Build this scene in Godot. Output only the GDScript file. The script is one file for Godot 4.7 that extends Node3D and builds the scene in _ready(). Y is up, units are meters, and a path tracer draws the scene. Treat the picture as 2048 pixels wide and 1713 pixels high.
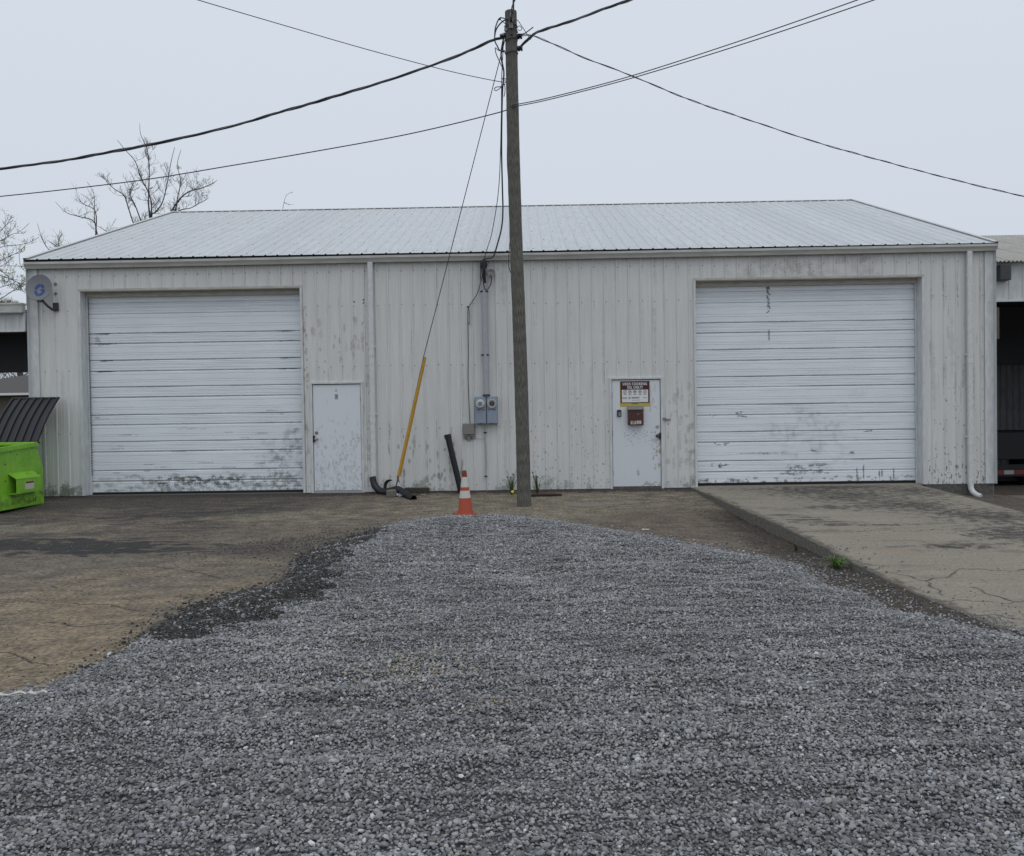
extends Node3D

# ------------------------------------------------------------------ mesh builder
class MB:
	var v := PackedVector3Array()
	var n := PackedVector3Array()
	var uv := PackedVector2Array()
	var col := PackedColorArray()
	var c := Color(1, 1, 1)
	var uo := Vector2.ZERO      # planar uv: origin and scale in x, y
	var us := Vector2.ZERO
	func put(p: Vector3, nn: Vector3) -> void:
		v.append(p)
		n.append(nn)
		uv.append(Vector2((p.x - uo.x) * us.x, (uo.y - p.y) * us.y))
		col.append(c)
	func tri(a: Vector3, b: Vector3, d: Vector3) -> void:      # counter-clockwise seen from outside
		var nn := (b - a).cross(d - a).normalized()
		put(a, nn)
		put(d, nn)
		put(b, nn)
	func quad(a: Vector3, b: Vector3, d: Vector3, e: Vector3) -> void:
		tri(a, b, d)
		tri(a, d, e)
	func face(pts: Array, mid: Vector3) -> void:               # a convex face turned away from mid
		var s := Vector3.ZERO
		for p: Vector3 in pts:
			s += p
		s /= pts.size()
		var nn: Vector3 = (pts[1] - pts[0]).cross(pts[2] - pts[0])
		var q := pts.duplicate()
		if nn.dot(s - mid) < 0:
			q.reverse()
		for i in range(1, q.size() - 1):
			tri(q[0], q[i], q[i + 1])
	func box(at: Vector3, size: Vector3, b := 0.0, basis := Basis()) -> void:
		var h := size / 2
		var g := h - Vector3.ONE * b
		var f := func(x: float, y: float, z: float) -> Vector3: return at + basis * Vector3(x, y, z)
		for s in [-1.0, 1.0]:
			face([f.call(s * h.x, -g.y, -g.z), f.call(s * h.x, g.y, -g.z), f.call(s * h.x, g.y, g.z), f.call(s * h.x, -g.y, g.z)], at)
			face([f.call(-g.x, s * h.y, -g.z), f.call(g.x, s * h.y, -g.z), f.call(g.x, s * h.y, g.z), f.call(-g.x, s * h.y, g.z)], at)
			face([f.call(-g.x, -g.y, s * h.z), f.call(g.x, -g.y, s * h.z), f.call(g.x, g.y, s * h.z), f.call(-g.x, g.y, s * h.z)], at)
			if b > 0:
				for t in [-1.0, 1.0]:
					face([f.call(s * h.x, t * g.y, -g.z), f.call(s * h.x, t * g.y, g.z), f.call(s * g.x, t * h.y, g.z), f.call(s * g.x, t * h.y, -g.z)], at)
					face([f.call(s * h.x, -g.y, t * g.z), f.call(s * h.x, g.y, t * g.z), f.call(s * g.x, g.y, t * h.z), f.call(s * g.x, -g.y, t * h.z)], at)
					face([f.call(-g.x, s * h.y, t * g.z), f.call(g.x, s * h.y, t * g.z), f.call(g.x, s * g.y, t * h.z), f.call(-g.x, s * g.y, t * h.z)], at)
					for u in [-1.0, 1.0]:
						face([f.call(s * h.x, t * g.y, u * g.z), f.call(s * g.x, t * h.y, u * g.z), f.call(s * g.x, t * g.y, u * h.z)], at)
	func span(a: Vector3, b: Vector3, bev := 0.0) -> void:     # a box between two corners
		box((a + b) / 2, (b - a).abs(), bev)
	func tube(pts: Array, radii: Array, sides := 6, cap := true) -> void:
		var up := Vector3(0.13, 0.97, 0.21)
		var rings := []
		var dirs := []
		for i in pts.size():
			var d: Vector3 = (pts[mini(i + 1, pts.size() - 1)] - pts[maxi(i - 1, 0)]).normalized()
			var x := up.cross(d)
			if x.length() < 0.05:
				x = Vector3(1, 0, 0.3).cross(d)
			x = x.normalized()
			var y := d.cross(x)
			up = y
			var ring := []
			for k in sides:
				var a := TAU * k / sides
				ring.append(x * cos(a) + y * sin(a))
			rings.append(ring)
			dirs.append(d)
		for i in pts.size() - 1:
			for k in sides:
				var l := (k + 1) % sides
				var r0: float = radii[mini(i, radii.size() - 1)]
				var r1: float = radii[mini(i + 1, radii.size() - 1)]
				var p0: Vector3 = pts[i] + rings[i][k] * r0
				var p1: Vector3 = pts[i] + rings[i][l] * r0
				var p2: Vector3 = pts[i + 1] + rings[i + 1][l] * r1
				var p3: Vector3 = pts[i + 1] + rings[i + 1][k] * r1
				put(p0, rings[i][k]); put(p2, rings[i + 1][l]); put(p1, rings[i][l])
				put(p0, rings[i][k]); put(p3, rings[i + 1][k]); put(p2, rings[i + 1][l])
		if cap:
			for e in [0, pts.size() - 1]:
				var r: float = radii[mini(e, radii.size() - 1)]
				var loop := []
				for k in sides:
					loop.append(pts[e] + rings[e][k] * r)
				face(loop, pts[e] + dirs[e] * (0.1 if e == 0 else -0.1))
	func lathe(at: Vector3, axis: Vector3, prof: Array, sides := 20) -> void:   # prof: Vector2(radius, along axis)
		var d := axis.normalized()
		var x := d.cross(Vector3(0.31, 0.2, 0.93)).normalized()
		var y := d.cross(x)
		for i in prof.size() - 1:
			var a: Vector2 = prof[i]
			var b: Vector2 = prof[i + 1]
			var sl := Vector2(b.y - a.y, a.x - b.x).normalized()
			for k in sides:
				var e := []
				for q in [k, k + 1]:
					e.append(x * cos(TAU * q / sides) + y * sin(TAU * q / sides))
				var n0: Vector3 = e[0] * sl.x + d * sl.y
				var n1: Vector3 = e[1] * sl.x + d * sl.y
				var p0: Vector3 = at + e[0] * a.x + d * a.y
				var p1: Vector3 = at + e[1] * a.x + d * a.y
				var p2: Vector3 = at + e[1] * b.x + d * b.y
				var p3: Vector3 = at + e[0] * b.x + d * b.y
				put(p0, n0); put(p2, n1); put(p1, n1)
				put(p0, n0); put(p3, n0); put(p2, n1)
	func prism(poly: Array, z0: float, z1: float, fr := Transform3D()) -> void:   # convex polygon in x, y, pushed along z
		var mid := Vector2.ZERO
		for p: Vector2 in poly:
			mid += p
		mid /= poly.size()
		var m := fr * Vector3(mid.x, mid.y, (z0 + z1) / 2)
		for z in [z0, z1]:
			var f := []
			for p: Vector2 in poly:
				f.append(fr * Vector3(p.x, p.y, z))
			face(f, m)
		for i in poly.size():
			var a: Vector2 = poly[i]
			var b: Vector2 = poly[(i + 1) % poly.size()]
			face([fr * Vector3(a.x, a.y, z0), fr * Vector3(b.x, b.y, z0), fr * Vector3(b.x, b.y, z1), fr * Vector3(a.x, a.y, z1)], m)
	func ribs(fr: Transform3D, xa: float, xb: float, y0: float, y1: float, step := 0.2286, base := 0.044, top := 0.02, h := 0.018, minor := true) -> void:
		# ribbed sheet: profile along x, straight along y, ribs standing out along z
		var px := [Vector2(xa, 0)]
		var k := floori(xa / step) - 1
		while k * step < xb + step:
			var cx := k * step
			for q in [Vector2(cx - base / 2, 0), Vector2(cx - top / 2, h), Vector2(cx + top / 2, h), Vector2(cx + base / 2, 0)]:
				if q.x > xa + 0.001 and q.x < xb - 0.001:
					px.append(q)
			if minor:
				for o in [0.38, 0.62]:
					for q in [Vector2(cx + step * o - 0.012, 0), Vector2(cx + step * o, 0.0028), Vector2(cx + step * o + 0.012, 0)]:
						if q.x > xa + 0.001 and q.x < xb - 0.001:
							px.append(q)
			k += 1
		px.append(Vector2(xb, 0))
		for i in px.size() - 1:
			var a: Vector2 = px[i]
			var b: Vector2 = px[i + 1]
			quad(fr * Vector3(a.x, y0, a.y), fr * Vector3(b.x, y0, b.y), fr * Vector3(b.x, y1, b.y), fr * Vector3(a.x, y1, a.y))
	func mesh() -> ArrayMesh:
		var a := []
		a.resize(Mesh.ARRAY_MAX)
		a[Mesh.ARRAY_VERTEX] = v
		a[Mesh.ARRAY_NORMAL] = n
		a[Mesh.ARRAY_TEX_UV] = uv
		a[Mesh.ARRAY_COLOR] = col
		var m := ArrayMesh.new()
		m.add_surface_from_arrays(Mesh.PRIMITIVE_TRIANGLES, a)
		return m

# ------------------------------------------------------------------ naming, things, parts
var used := {}
var rng := RandomNumberGenerator.new()
var M := {}
var font: SystemFont

func numbered(called: String) -> String:
	var k: int = used.get(called, 0)
	used[called] = k + 1
	return called if k == 0 else "%s_%03d" % [called, k]

func thing(called: String, label: String, category: String, at := Vector3.ZERO, group := "") -> Node3D:
	var o := Node3D.new()
	o.name = numbered(called)
	add_child(o)
	o.position = at
	tag(o, label, category, group)
	return o

func tag(o: Node, label: String, category: String, group := "", kind := "") -> void:
	o.set_meta("label", label)
	if category: o.set_meta("category", category)
	if group: o.set_meta("group", group)
	if kind: o.set_meta("kind", kind)

func part(parent: Node, called: String, m: MB, material: Material, label := "") -> MeshInstance3D:
	var o := MeshInstance3D.new()
	o.name = called
	o.mesh = m.mesh()
	o.material_override = material
	parent.add_child(o, true)
	if label: o.set_meta("label", label)
	return o

func top(called: String, m: MB, material: Material, label: String, category: String, at := Vector3.ZERO, group := "") -> MeshInstance3D:
	var o := part(self, numbered(called), m, material)
	o.position = at
	tag(o, label, category, group)
	return o

func lettering(parent: Node, words: String, at: Vector3, height: float, material: Material, width := 0.0, bold := true) -> MeshInstance3D:
	var t := TextMesh.new()
	t.text = words
	t.font = font
	t.font_size = 64
	t.depth = 0.002
	t.pixel_size = height / 46.0
	var o := MeshInstance3D.new()
	o.name = "lettering"
	o.mesh = t
	o.material_override = material
	parent.add_child(o, true)
	o.position = at
	if width > 0:
		var w := t.get_aabb().size.x
		if w > 0.001:
			o.scale = Vector3(width / w, 1, 1)
	return o

# ------------------------------------------------------------------ materials
func lin(r: float, g: float, b: float) -> Color:
	return Color(r, g, b).linear_to_srgb()

func plain(r: float, g: float, b: float, rough := 0.7, metal := 0.0) -> StandardMaterial3D:
	var m := StandardMaterial3D.new()
	m.albedo_color = lin(r, g, b)
	m.roughness = rough
	m.metallic = metal
	return m

func noise_tex(lo: Color, hi: Color, freq: float, seed_no: int, octaves := 4, size := 256, bias := 0.5) -> NoiseTexture2D:
	var f := FastNoiseLite.new()
	f.noise_type = FastNoiseLite.TYPE_SIMPLEX_SMOOTH
	f.frequency = freq
	f.seed = seed_no
	f.fractal_octaves = octaves
	var t := NoiseTexture2D.new()
	t.width = size
	t.height = size
	t.seamless = true
	t.noise = f
	var g := Gradient.new()
	g.set_color(0, lo)
	g.set_color(1, hi)
	g.add_point(bias, lo.lerp(hi, 0.5))
	t.color_ramp = g
	return t

func mottled(lo: Color, hi: Color, freq: float, scale: Vector3, rough := 0.75, metal := 0.0, seed_no := 1, octaves := 4) -> StandardMaterial3D:
	var m := StandardMaterial3D.new()
	m.albedo_texture = noise_tex(lo, hi, freq, seed_no, octaves)
	m.uv1_triplanar = true
	m.uv1_world_triplanar = true
	m.uv1_scale = scale
	m.roughness = rough
	m.metallic = metal
	return m

func noise_bytes(w: int, h: int, freq: float, seed_no: int, octaves := 3, ax := 1, ay := 1) -> PackedByteArray:
	var f := FastNoiseLite.new()
	f.noise_type = FastNoiseLite.TYPE_SIMPLEX_SMOOTH
	f.frequency = freq
	f.seed = seed_no
	f.fractal_octaves = octaves
	var im := f.get_image(maxi(w / ax, 4), maxi(h / ay, 4))
	im.convert(Image.FORMAT_L8)
	if ax > 1 or ay > 1:
		im.resize(w, h, Image.INTERPOLATE_CUBIC)
	return im.get_data()

class Paint:                       # a colour texture laid over a flat area given in metres
	var w: int
	var h: int
	var x0: float
	var y1: float
	var s: float                   # pixels per metre
	var d := PackedByteArray()
	var grain: PackedByteArray
	var fine: PackedByteArray
	func blot(cx: float, cy: float, rx: float, ry: float, rgb: Array, alpha: float, rough := 0.8, hard := 5.0) -> void:
		var ax := maxi(0, int((cx - rx * 1.6 - x0) * s))
		var bx := mini(w - 1, int((cx + rx * 1.6 - x0) * s) + 1)
		var ay := maxi(0, int((y1 - cy - ry * 1.6) * s))
		var by := mini(h - 1, int((y1 - cy + ry * 1.6) * s) + 1)
		for j in range(ay, by + 1):
			for i in range(ax, bx + 1):
				var dx := (x0 + (i + 0.5) / s - cx) / rx
				var dy := (y1 - (j + 0.5) / s - cy) / ry
				var k := j * w + i
				var e := 1.0 - sqrt(dx * dx + dy * dy) + (grain[k] / 255.0 - 0.5) * rough + (fine[k] / 255.0 - 0.5) * rough
				var a := clampf(e * hard, 0.0, 1.0) * alpha
				if a > 0.0:
					for q in 3:
						d[k * 3 + q] = int(lerpf(d[k * 3 + q], rgb[q], a))
	func tex() -> ImageTexture:
		return ImageTexture.create_from_image(Image.create_from_data(w, h, false, Image.FORMAT_RGB8, d))

func paint(x0: float, y1: float, width: float, height: float, s: float, base: Array, streak: float, speck: float, seed_no: int, vertical := true) -> Paint:
	var p := Paint.new()
	p.s = s
	p.x0 = x0
	p.y1 = y1
	p.w = int(width * s)
	p.h = int(height * s)
	p.grain = noise_bytes(p.w, p.h, 0.06, seed_no, 3)
	p.fine = noise_bytes(p.w, p.h, 0.3, seed_no + 1, 2)
	var st := noise_bytes(p.w, p.h, 0.12, seed_no + 2, 4, 1 if vertical else 14, 14 if vertical else 1)
	var big := noise_bytes(p.w, p.h, 0.008, seed_no + 3, 3)
	p.d.resize(p.w * p.h * 3)
	for k in p.w * p.h:
		var t := 1.0 + streak * (st[k] / 255.0 - 0.55) + streak * 0.5 * (big[k] / 255.0 - 0.5) + speck * (p.fine[k] / 255.0 - 0.5)
		for q in 3:
			p.d[k * 3 + q] = clampi(int(base[q] * t), 0, 255)
	return p

func painted(p: Paint, rough: float) -> StandardMaterial3D:
	var m := StandardMaterial3D.new()
	m.albedo_texture = p.tex()
	m.roughness = rough
	m.texture_repeat = false
	return m

# ------------------------------------------------------------------ terrain
var sdf := PackedFloat32Array()
var lump := FastNoiseLite.new()
const SX := -13.0
const SZ := 1.0
const SN := 260
const SM := 160
const EDGE := [Vector2(-7.5, 11.9), Vector2(-4.6, 11.6), Vector2(-3.02, 11.34), Vector2(-2.85, 11.32), Vector2(-2.77, 11.04), Vector2(-2.69, 10.51), Vector2(-2.74, 9.79), Vector2(-2.73, 8.99), Vector2(-2.53, 8.36), Vector2(-2.18, 7.9), Vector2(-2.42, 6.57), Vector2(-2.33, 5.68), Vector2(-2.06, 4.44), Vector2(-1.63, 3.5), Vector2(-1.0, 2.93), Vector2(-0.13, 2.85), Vector2(0.64, 3.45), Vector2(1.13, 4.0), Vector2(1.81, 4.91), Vector2(2.36, 5.86), Vector2(2.86, 6.56), Vector2(3.11, 6.88), Vector2(3.24, 7.21), Vector2(3.1, 8.18), Vector2(3.24, 8.72), Vector2(3.3, 9.43), Vector2(3.55, 9.7), Vector2(3.7, 10.05), Vector2(4.2, 10.5), Vector2(5.4, 11.0), Vector2(8.5, 11.8), Vector2(8.5, 16.6), Vector2(-7.5, 16.6)]

func make_sdf() -> void:
	var poly := PackedVector2Array(EDGE)
	sdf.resize(SN * SM)
	for j in SM:
		for i in SN:
			var p := Vector2(SX + i * 0.1, SZ + j * 0.1)
			var best := 1e9
			for k in poly.size():
				var q := Geometry2D.get_closest_point_to_segment(p, poly[k], poly[(k + 1) % poly.size()])
				best = minf(best, p.distance_squared_to(q))
			best = sqrt(best)
			sdf[j * SN + i] = best if Geometry2D.is_point_in_polygon(p, poly) else -best

func inside(x: float, z: float) -> float:          # metres inside the gravel's edge, negative outside
	var fx := clampf((x - SX) * 10.0, 0.0, SN - 1.001)
	var fz := clampf((z - SZ) * 10.0, 0.0, SM - 1.001)
	var i := int(fx)
	var j := int(fz)
	var k := j * SN + i
	return lerpf(lerpf(sdf[k], sdf[k + 1], fx - i), lerpf(sdf[k + SN], sdf[k + SN + 1], fx - i), fz - j)

func ground_y(x: float, z: float) -> float:
	var y := -0.012 - 0.208 * (1.0 - exp(-maxf(z, 0.0) / 2.8))
	y -= 0.2 * smoothstep(7.6, 8.7, x) * (1.0 - smoothstep(3.0, 8.0, z))
	y -= 0.33 * smoothstep(9.0, 10.6, x) * (1.0 - smoothstep(-1.2, 1.6, z))
	y -= 0.03 * smoothstep(2.0, 3.3, x) * (1.0 - smoothstep(3.4, 4.2, x)) * smoothstep(1.5, 4.0, z) * (1.0 - smoothstep(7.0, 9.0, z))
	y += 0.02 * lump.get_noise_2d(x * 1.6, z * 1.6) * smoothstep(0.2, 1.6, z)
	y += 0.009 * lump.get_noise_2d(x * 9.0, z * 16.0) * smoothstep(0.1, 0.6, z)
	if z > 1.5 and z < 16.6 and x > -12 and x < 12:
		var e := inside(x, z)
		if e > 0:
			y += 0.045 * smoothstep(0.0, 0.45, e) + 0.04 * lump.get_noise_2d(x * 1.8 + 40.0, z * 5.0) * smoothstep(0.1, 0.8, e)
	return y

func ramp_y(z: float) -> float:
	return 0.008 - 0.05 * smoothstep(0.0, 5.0, z) - 0.15 * smoothstep(4.5, 9.2, z)

func build_ground() -> void:
	var xs := []
	var zs := []
	for a in [-260.0, -120.0, -60.0, -35.0, -24.0, -18.0, -15.0]:
		xs.append(a)
	var t := -13.0
	while t < 13.01:
		xs.append(t)
		t += 0.07
	for a in [15.0, 18.0, 24.0, 35.0, 60.0, 120.0, 260.0]:
		xs.append(a)
	for a in [-260.0, -120.0, -60.0, -35.0, -22.0, -14.0, -8.0, -4.0, -2.5]:
		zs.append(a)
	t = -1.4
	while t < 16.0:
		zs.append(t)
		t += 0.07
	for a in [17.0, 19.0, 24.0, 40.0, 90.0, 200.0]:
		zs.append(a)
	var nx := xs.size()
	var nz := zs.size()
	var v := PackedVector3Array()
	var uv := PackedVector2Array()
	var uv2 := PackedVector2Array()
	v.resize(nx * nz)
	uv.resize(nx * nz)
	uv2.resize(nx * nz)
	for j in nz:
		for i in nx:
			var x: float = xs[i]
			var z: float = zs[j]
			v[j * nx + i] = Vector3(x, ground_y(x, z), z)
			uv[j * nx + i] = Vector2((x + 13.0) / 26.0, (z + 1.0) / 19.5)
			uv2[j * nx + i] = Vector2(x, z) * 0.9
	var nrm := PackedVector3Array()
	nrm.resize(nx * nz)
	for j in nz:
		for i in nx:
			var a := v[j * nx + mini(i + 1, nx - 1)] - v[j * nx + maxi(i - 1, 0)]
			var b := v[mini(j + 1, nz - 1) * nx + i] - v[maxi(j - 1, 0) * nx + i]
			nrm[j * nx + i] = b.cross(a).normalized()
	var idx := PackedInt32Array()
	idx.resize((nx - 1) * (nz - 1) * 6)
	var k := 0
	for j in nz - 1:
		for i in nx - 1:
			var o := j * nx + i
			for q in [o, o + 1, o + nx + 1, o, o + nx + 1, o + nx]:
				idx[k] = q
				k += 1
	var arr := []
	arr.resize(Mesh.ARRAY_MAX)
	arr[Mesh.ARRAY_VERTEX] = v
	arr[Mesh.ARRAY_NORMAL] = nrm
	arr[Mesh.ARRAY_TEX_UV] = uv
	arr[Mesh.ARRAY_TEX_UV2] = uv2
	arr[Mesh.ARRAY_INDEX] = idx
	var m := ArrayMesh.new()
	m.add_surface_from_arrays(Mesh.PRIMITIVE_TRIANGLES, arr)
	var o := MeshInstance3D.new()
	o.name = "ground"
	o.mesh = m
	o.material_override = ground_material()
	add_child(o)
	tag(o, "worn brown dirt and crumbling asphalt lot in front of building", "ground", "", "structure")

func blob(x: float, z: float, cx: float, cz: float, rx: float, rz: float, turn := 0.0) -> float:
	var dx := x - cx
	var dz := z - cz
	var c := cos(turn)
	var s := sin(turn)
	return 1.0 - sqrt(pow((dx * c + dz * s) / rx, 2) + pow((-dx * s + dz * c) / rz, 2))

func ground_material() -> StandardMaterial3D:
	var w := 2048
	var h := 1536
	var n1 := noise_bytes(w, h, 0.007, 11, 4)
	var n2 := noise_bytes(w, h, 0.03, 12, 5)
	var n3 := noise_bytes(w, h, 0.22, 13, 3)
	var tr := noise_bytes(w, h, 0.055, 14, 5, 4, 1)
	var d := PackedByteArray()
	d.resize(w * h * 3)
	var tan_c := Vector3(146, 131, 108)
	var brown := Vector3(126, 115, 101)
	var dark := Vector3(80, 74, 68)
	var oil := Vector3(42, 41, 41)
	var beige := Vector3(148, 139, 119)
	var red := Vector3(118, 105, 91)
	var mulch := Vector3(70, 61, 51)
	var grit := Vector3(98, 99, 101)
	for j in h:
		var z := -1.0 + 19.5 * (j + 0.5) / h
		for i in w:
			var x := -13.0 + 26.0 * (i + 0.5) / w
			var k := j * w + i
			var a := n1[k] / 255.0 - 0.5
			var b := n2[k] / 255.0 - 0.5
			var f := n3[k] / 255.0 - 0.5
			var s := tr[k] / 255.0 - 0.5
			var c := brown
			if x < 3.9:
				c = brown.lerp(tan_c, clampf((z - 6.6) / 3.0 + a * 1.6 + s * 0.8, 0, 1))
				# dark, oily wheel tracks in front of the left roller door
				var t := clampf((minf((-2.9 - x) * 0.7, 0.95) - z * 0.2 + s * 2.6 + a * 1.2 + b * 0.5) * 1.4, 0, 0.85)
				c = c.lerp(dark, t)
				c = c.lerp(beige, clampf((1.0 - absf(x - 0.4) / 3.2) * 2.0 + b - maxf(z - 2.4, 0.0) * 0.7 + s * 0.6, 0, 1) * 0.85)
				c = c.lerp(beige, clampf((blob(x, z, -3.6, 2.6, 1.3, 0.9, 0.2) + s * 1.3 + b * 0.8) * 2.2, 0, 0.75))
				c = c.lerp(beige, clampf((blob(x, z, -7.0, 3.6, 1.3, 0.4, 0.1) + s * 1.3 + b * 0.8) * 2.2, 0, 0.6))
				c = c.lerp(oil, clampf((blob(x, z, -5.9, 5.35, 2.3, 0.62, 0.16) + s * 1.1 + b * 1.0 + f * 0.3) * 3.4, 0, 0.85))
				c = c.lerp(oil, clampf((blob(x, z, -5.0, 2.2, 1.5, 0.4, -0.25) + s * 1.2 + b) * 2.0, 0, 0.5))
				c = c.lerp(dark, clampf((blob(x, z, -3.0, 5.9, 1.0, 0.5, 0.3) + s + b * 1.2) * 2.4, 0, 0.55))
				c = c.lerp(red, clampf((blob(x, z, 2.5, 4.6, 1.6, 2.6) + b * 0.8) * 2.5, 0, 0.9))
				if z < 0.7:
					c = c.lerp(mulch, clampf((0.42 - z + b * 0.6 + f * 0.3) * 5.0, 0, 0.9))
				if x > 2.6:
					c = c.lerp(mulch, clampf((x - 3.0 + b * 0.6 + f * 0.4) * 3.4, 0, 0.95) * smoothstep(2.2, 3.4, z))
			else:
				c = brown.lerp(dark, clampf(0.5 + b * 1.4 + s, 0, 1))
			var e := -1.0
			if z > 1.5 and z < 16.4:
				e = inside(x, z)
				if e > -0.5 and x < -1.0 and z > 4.0 and z < 10.4:
					c = c.lerp(oil, clampf((0.12 + e * 1.6 + b * 0.9 + f * 0.5) * 3.0, 0, 0.8))
				c = c.lerp(grit, clampf((e + b * 0.25 + f * 0.12) * 8.0, 0, 1))
			var g := 1.0 + f * 0.72 + b * 0.36 + s * 0.22
			d[k * 3] = clampi(int(c.x * g), 0, 255)
			d[k * 3 + 1] = clampi(int(c.y * g), 0, 255)
			d[k * 3 + 2] = clampi(int(c.z * g), 0, 255)
	# cracks and old patch edges in the worn surface
	var cr := RandomNumberGenerator.new()
	cr.seed = 91
	for line in [[-4.99, 7.98, 0.6], [-4.7, 7.15, 2.2], [-7.0, 6.6, 1.6], [-4.4, 8.7, 1.5], [-3.9, 9.6, 0.9], [-6.2, 3.3, 2.4], [-4.6, 1.4, 1.8], [-7.4, 2.0, 1.4], [-3.6, 10.4, 0.7], [0.9, 1.2, 1.0], [1.4, 2.3, 1.5], [-5.6, 4.2, 1.6], [-4.2, 6.3, 1.4], [-6.8, 1.1, 2.2]]:
		var q := Vector2(line[0], line[1])
		var turn := cr.randf_range(-0.25, 0.25)
		var left := float(line[2])
		while left > 0.0:
			q += Vector2(cos(turn), sin(turn)) * 0.011
			left -= 0.011
			turn = clampf(turn + cr.randf_range(-0.35, 0.35), -0.9, 0.9)
			var ci := int((q.x + 13.0) / 26.0 * w)
			var cj := int((q.y + 1.0) / 19.5 * h)
			for e in [[0, 0, 0.5], [0, 1, 0.62], [0, 2, 1.12]]:
				var kk: int = ((cj + e[1]) * w + ci + e[0]) * 3
				if cr.randf() < 0.85:
					for p in 3:
						d[kk + p] = clampi(int(d[kk + p] * float(e[2])), 0, 255)
	var m := StandardMaterial3D.new()
	m.albedo_texture = ImageTexture.create_from_image(Image.create_from_data(w, h, false, Image.FORMAT_RGB8, d))
	m.texture_repeat = true
	m.roughness = 0.92
	m.detail_enabled = true
	m.detail_uv_layer = BaseMaterial3D.DETAIL_UV_2
	m.detail_blend_mode = BaseMaterial3D.BLEND_MODE_MUL
	m.detail_albedo = noise_tex(Color(0.62, 0.61, 0.60), Color(1.0, 1.0, 1.0), 0.14, 15, 5, 512, 0.36)
	var hm := FastNoiseLite.new()
	hm.seed = 16
	hm.frequency = 0.09
	hm.fractal_octaves = 5
	m.heightmap_enabled = true
	m.heightmap_scale = 1.9
	m.heightmap_texture = ImageTexture.create_from_image(hm.get_image(2048, 1536))
	return m

func stone_mesh(sd: int) -> ArrayMesh:
	var r := RandomNumberGenerator.new()
	r.seed = sd
	var g := 1.618
	var p := []
	for q in [Vector3(-1, g, 0), Vector3(1, g, 0), Vector3(-1, -g, 0), Vector3(1, -g, 0), Vector3(0, -1, g), Vector3(0, 1, g), Vector3(0, -1, -g), Vector3(0, 1, -g), Vector3(g, 0, -1), Vector3(g, 0, 1), Vector3(-g, 0, -1), Vector3(-g, 0, 1)]:
		p.append(q.normalized() * r.randf_range(0.72, 1.15))
	var sq := Vector3(r.randf_range(1.0, 1.35), r.randf_range(0.5, 0.75), r.randf_range(0.65, 0.95))
	for i in 12:
		p[i] = p[i] * sq * 0.5
	var b := MB.new()
	for f in [[0, 11, 5], [0, 5, 1], [0, 1, 7], [0, 7, 10], [0, 10, 11], [1, 5, 9], [5, 11, 4], [11, 10, 2], [10, 7, 6], [7, 1, 8], [3, 9, 4], [3, 4, 2], [3, 2, 6], [3, 6, 8], [3, 8, 9], [4, 9, 5], [2, 4, 11], [6, 2, 10], [8, 6, 7], [9, 8, 1]]:
		b.face([p[f[0]], p[f[1]], p[f[2]]], Vector3.ZERO)
	return b.mesh()

func scatter(parent: Node3D, called: String, mesh: Mesh, places: Array, tints: Array, material: Material) -> void:
	var mm := MultiMesh.new()
	mm.transform_format = MultiMesh.TRANSFORM_3D
	mm.use_colors = true
	mm.mesh = mesh
	mm.instance_count = places.size()
	for i in places.size():
		mm.set_instance_transform(i, places[i])
		mm.set_instance_color(i, tints[i])
	var o := MultiMeshInstance3D.new()
	o.name = called
	o.multimesh = mm
	o.material_override = material
	parent.add_child(o, true)
	o.set_meta("kind", "stuff")

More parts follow.
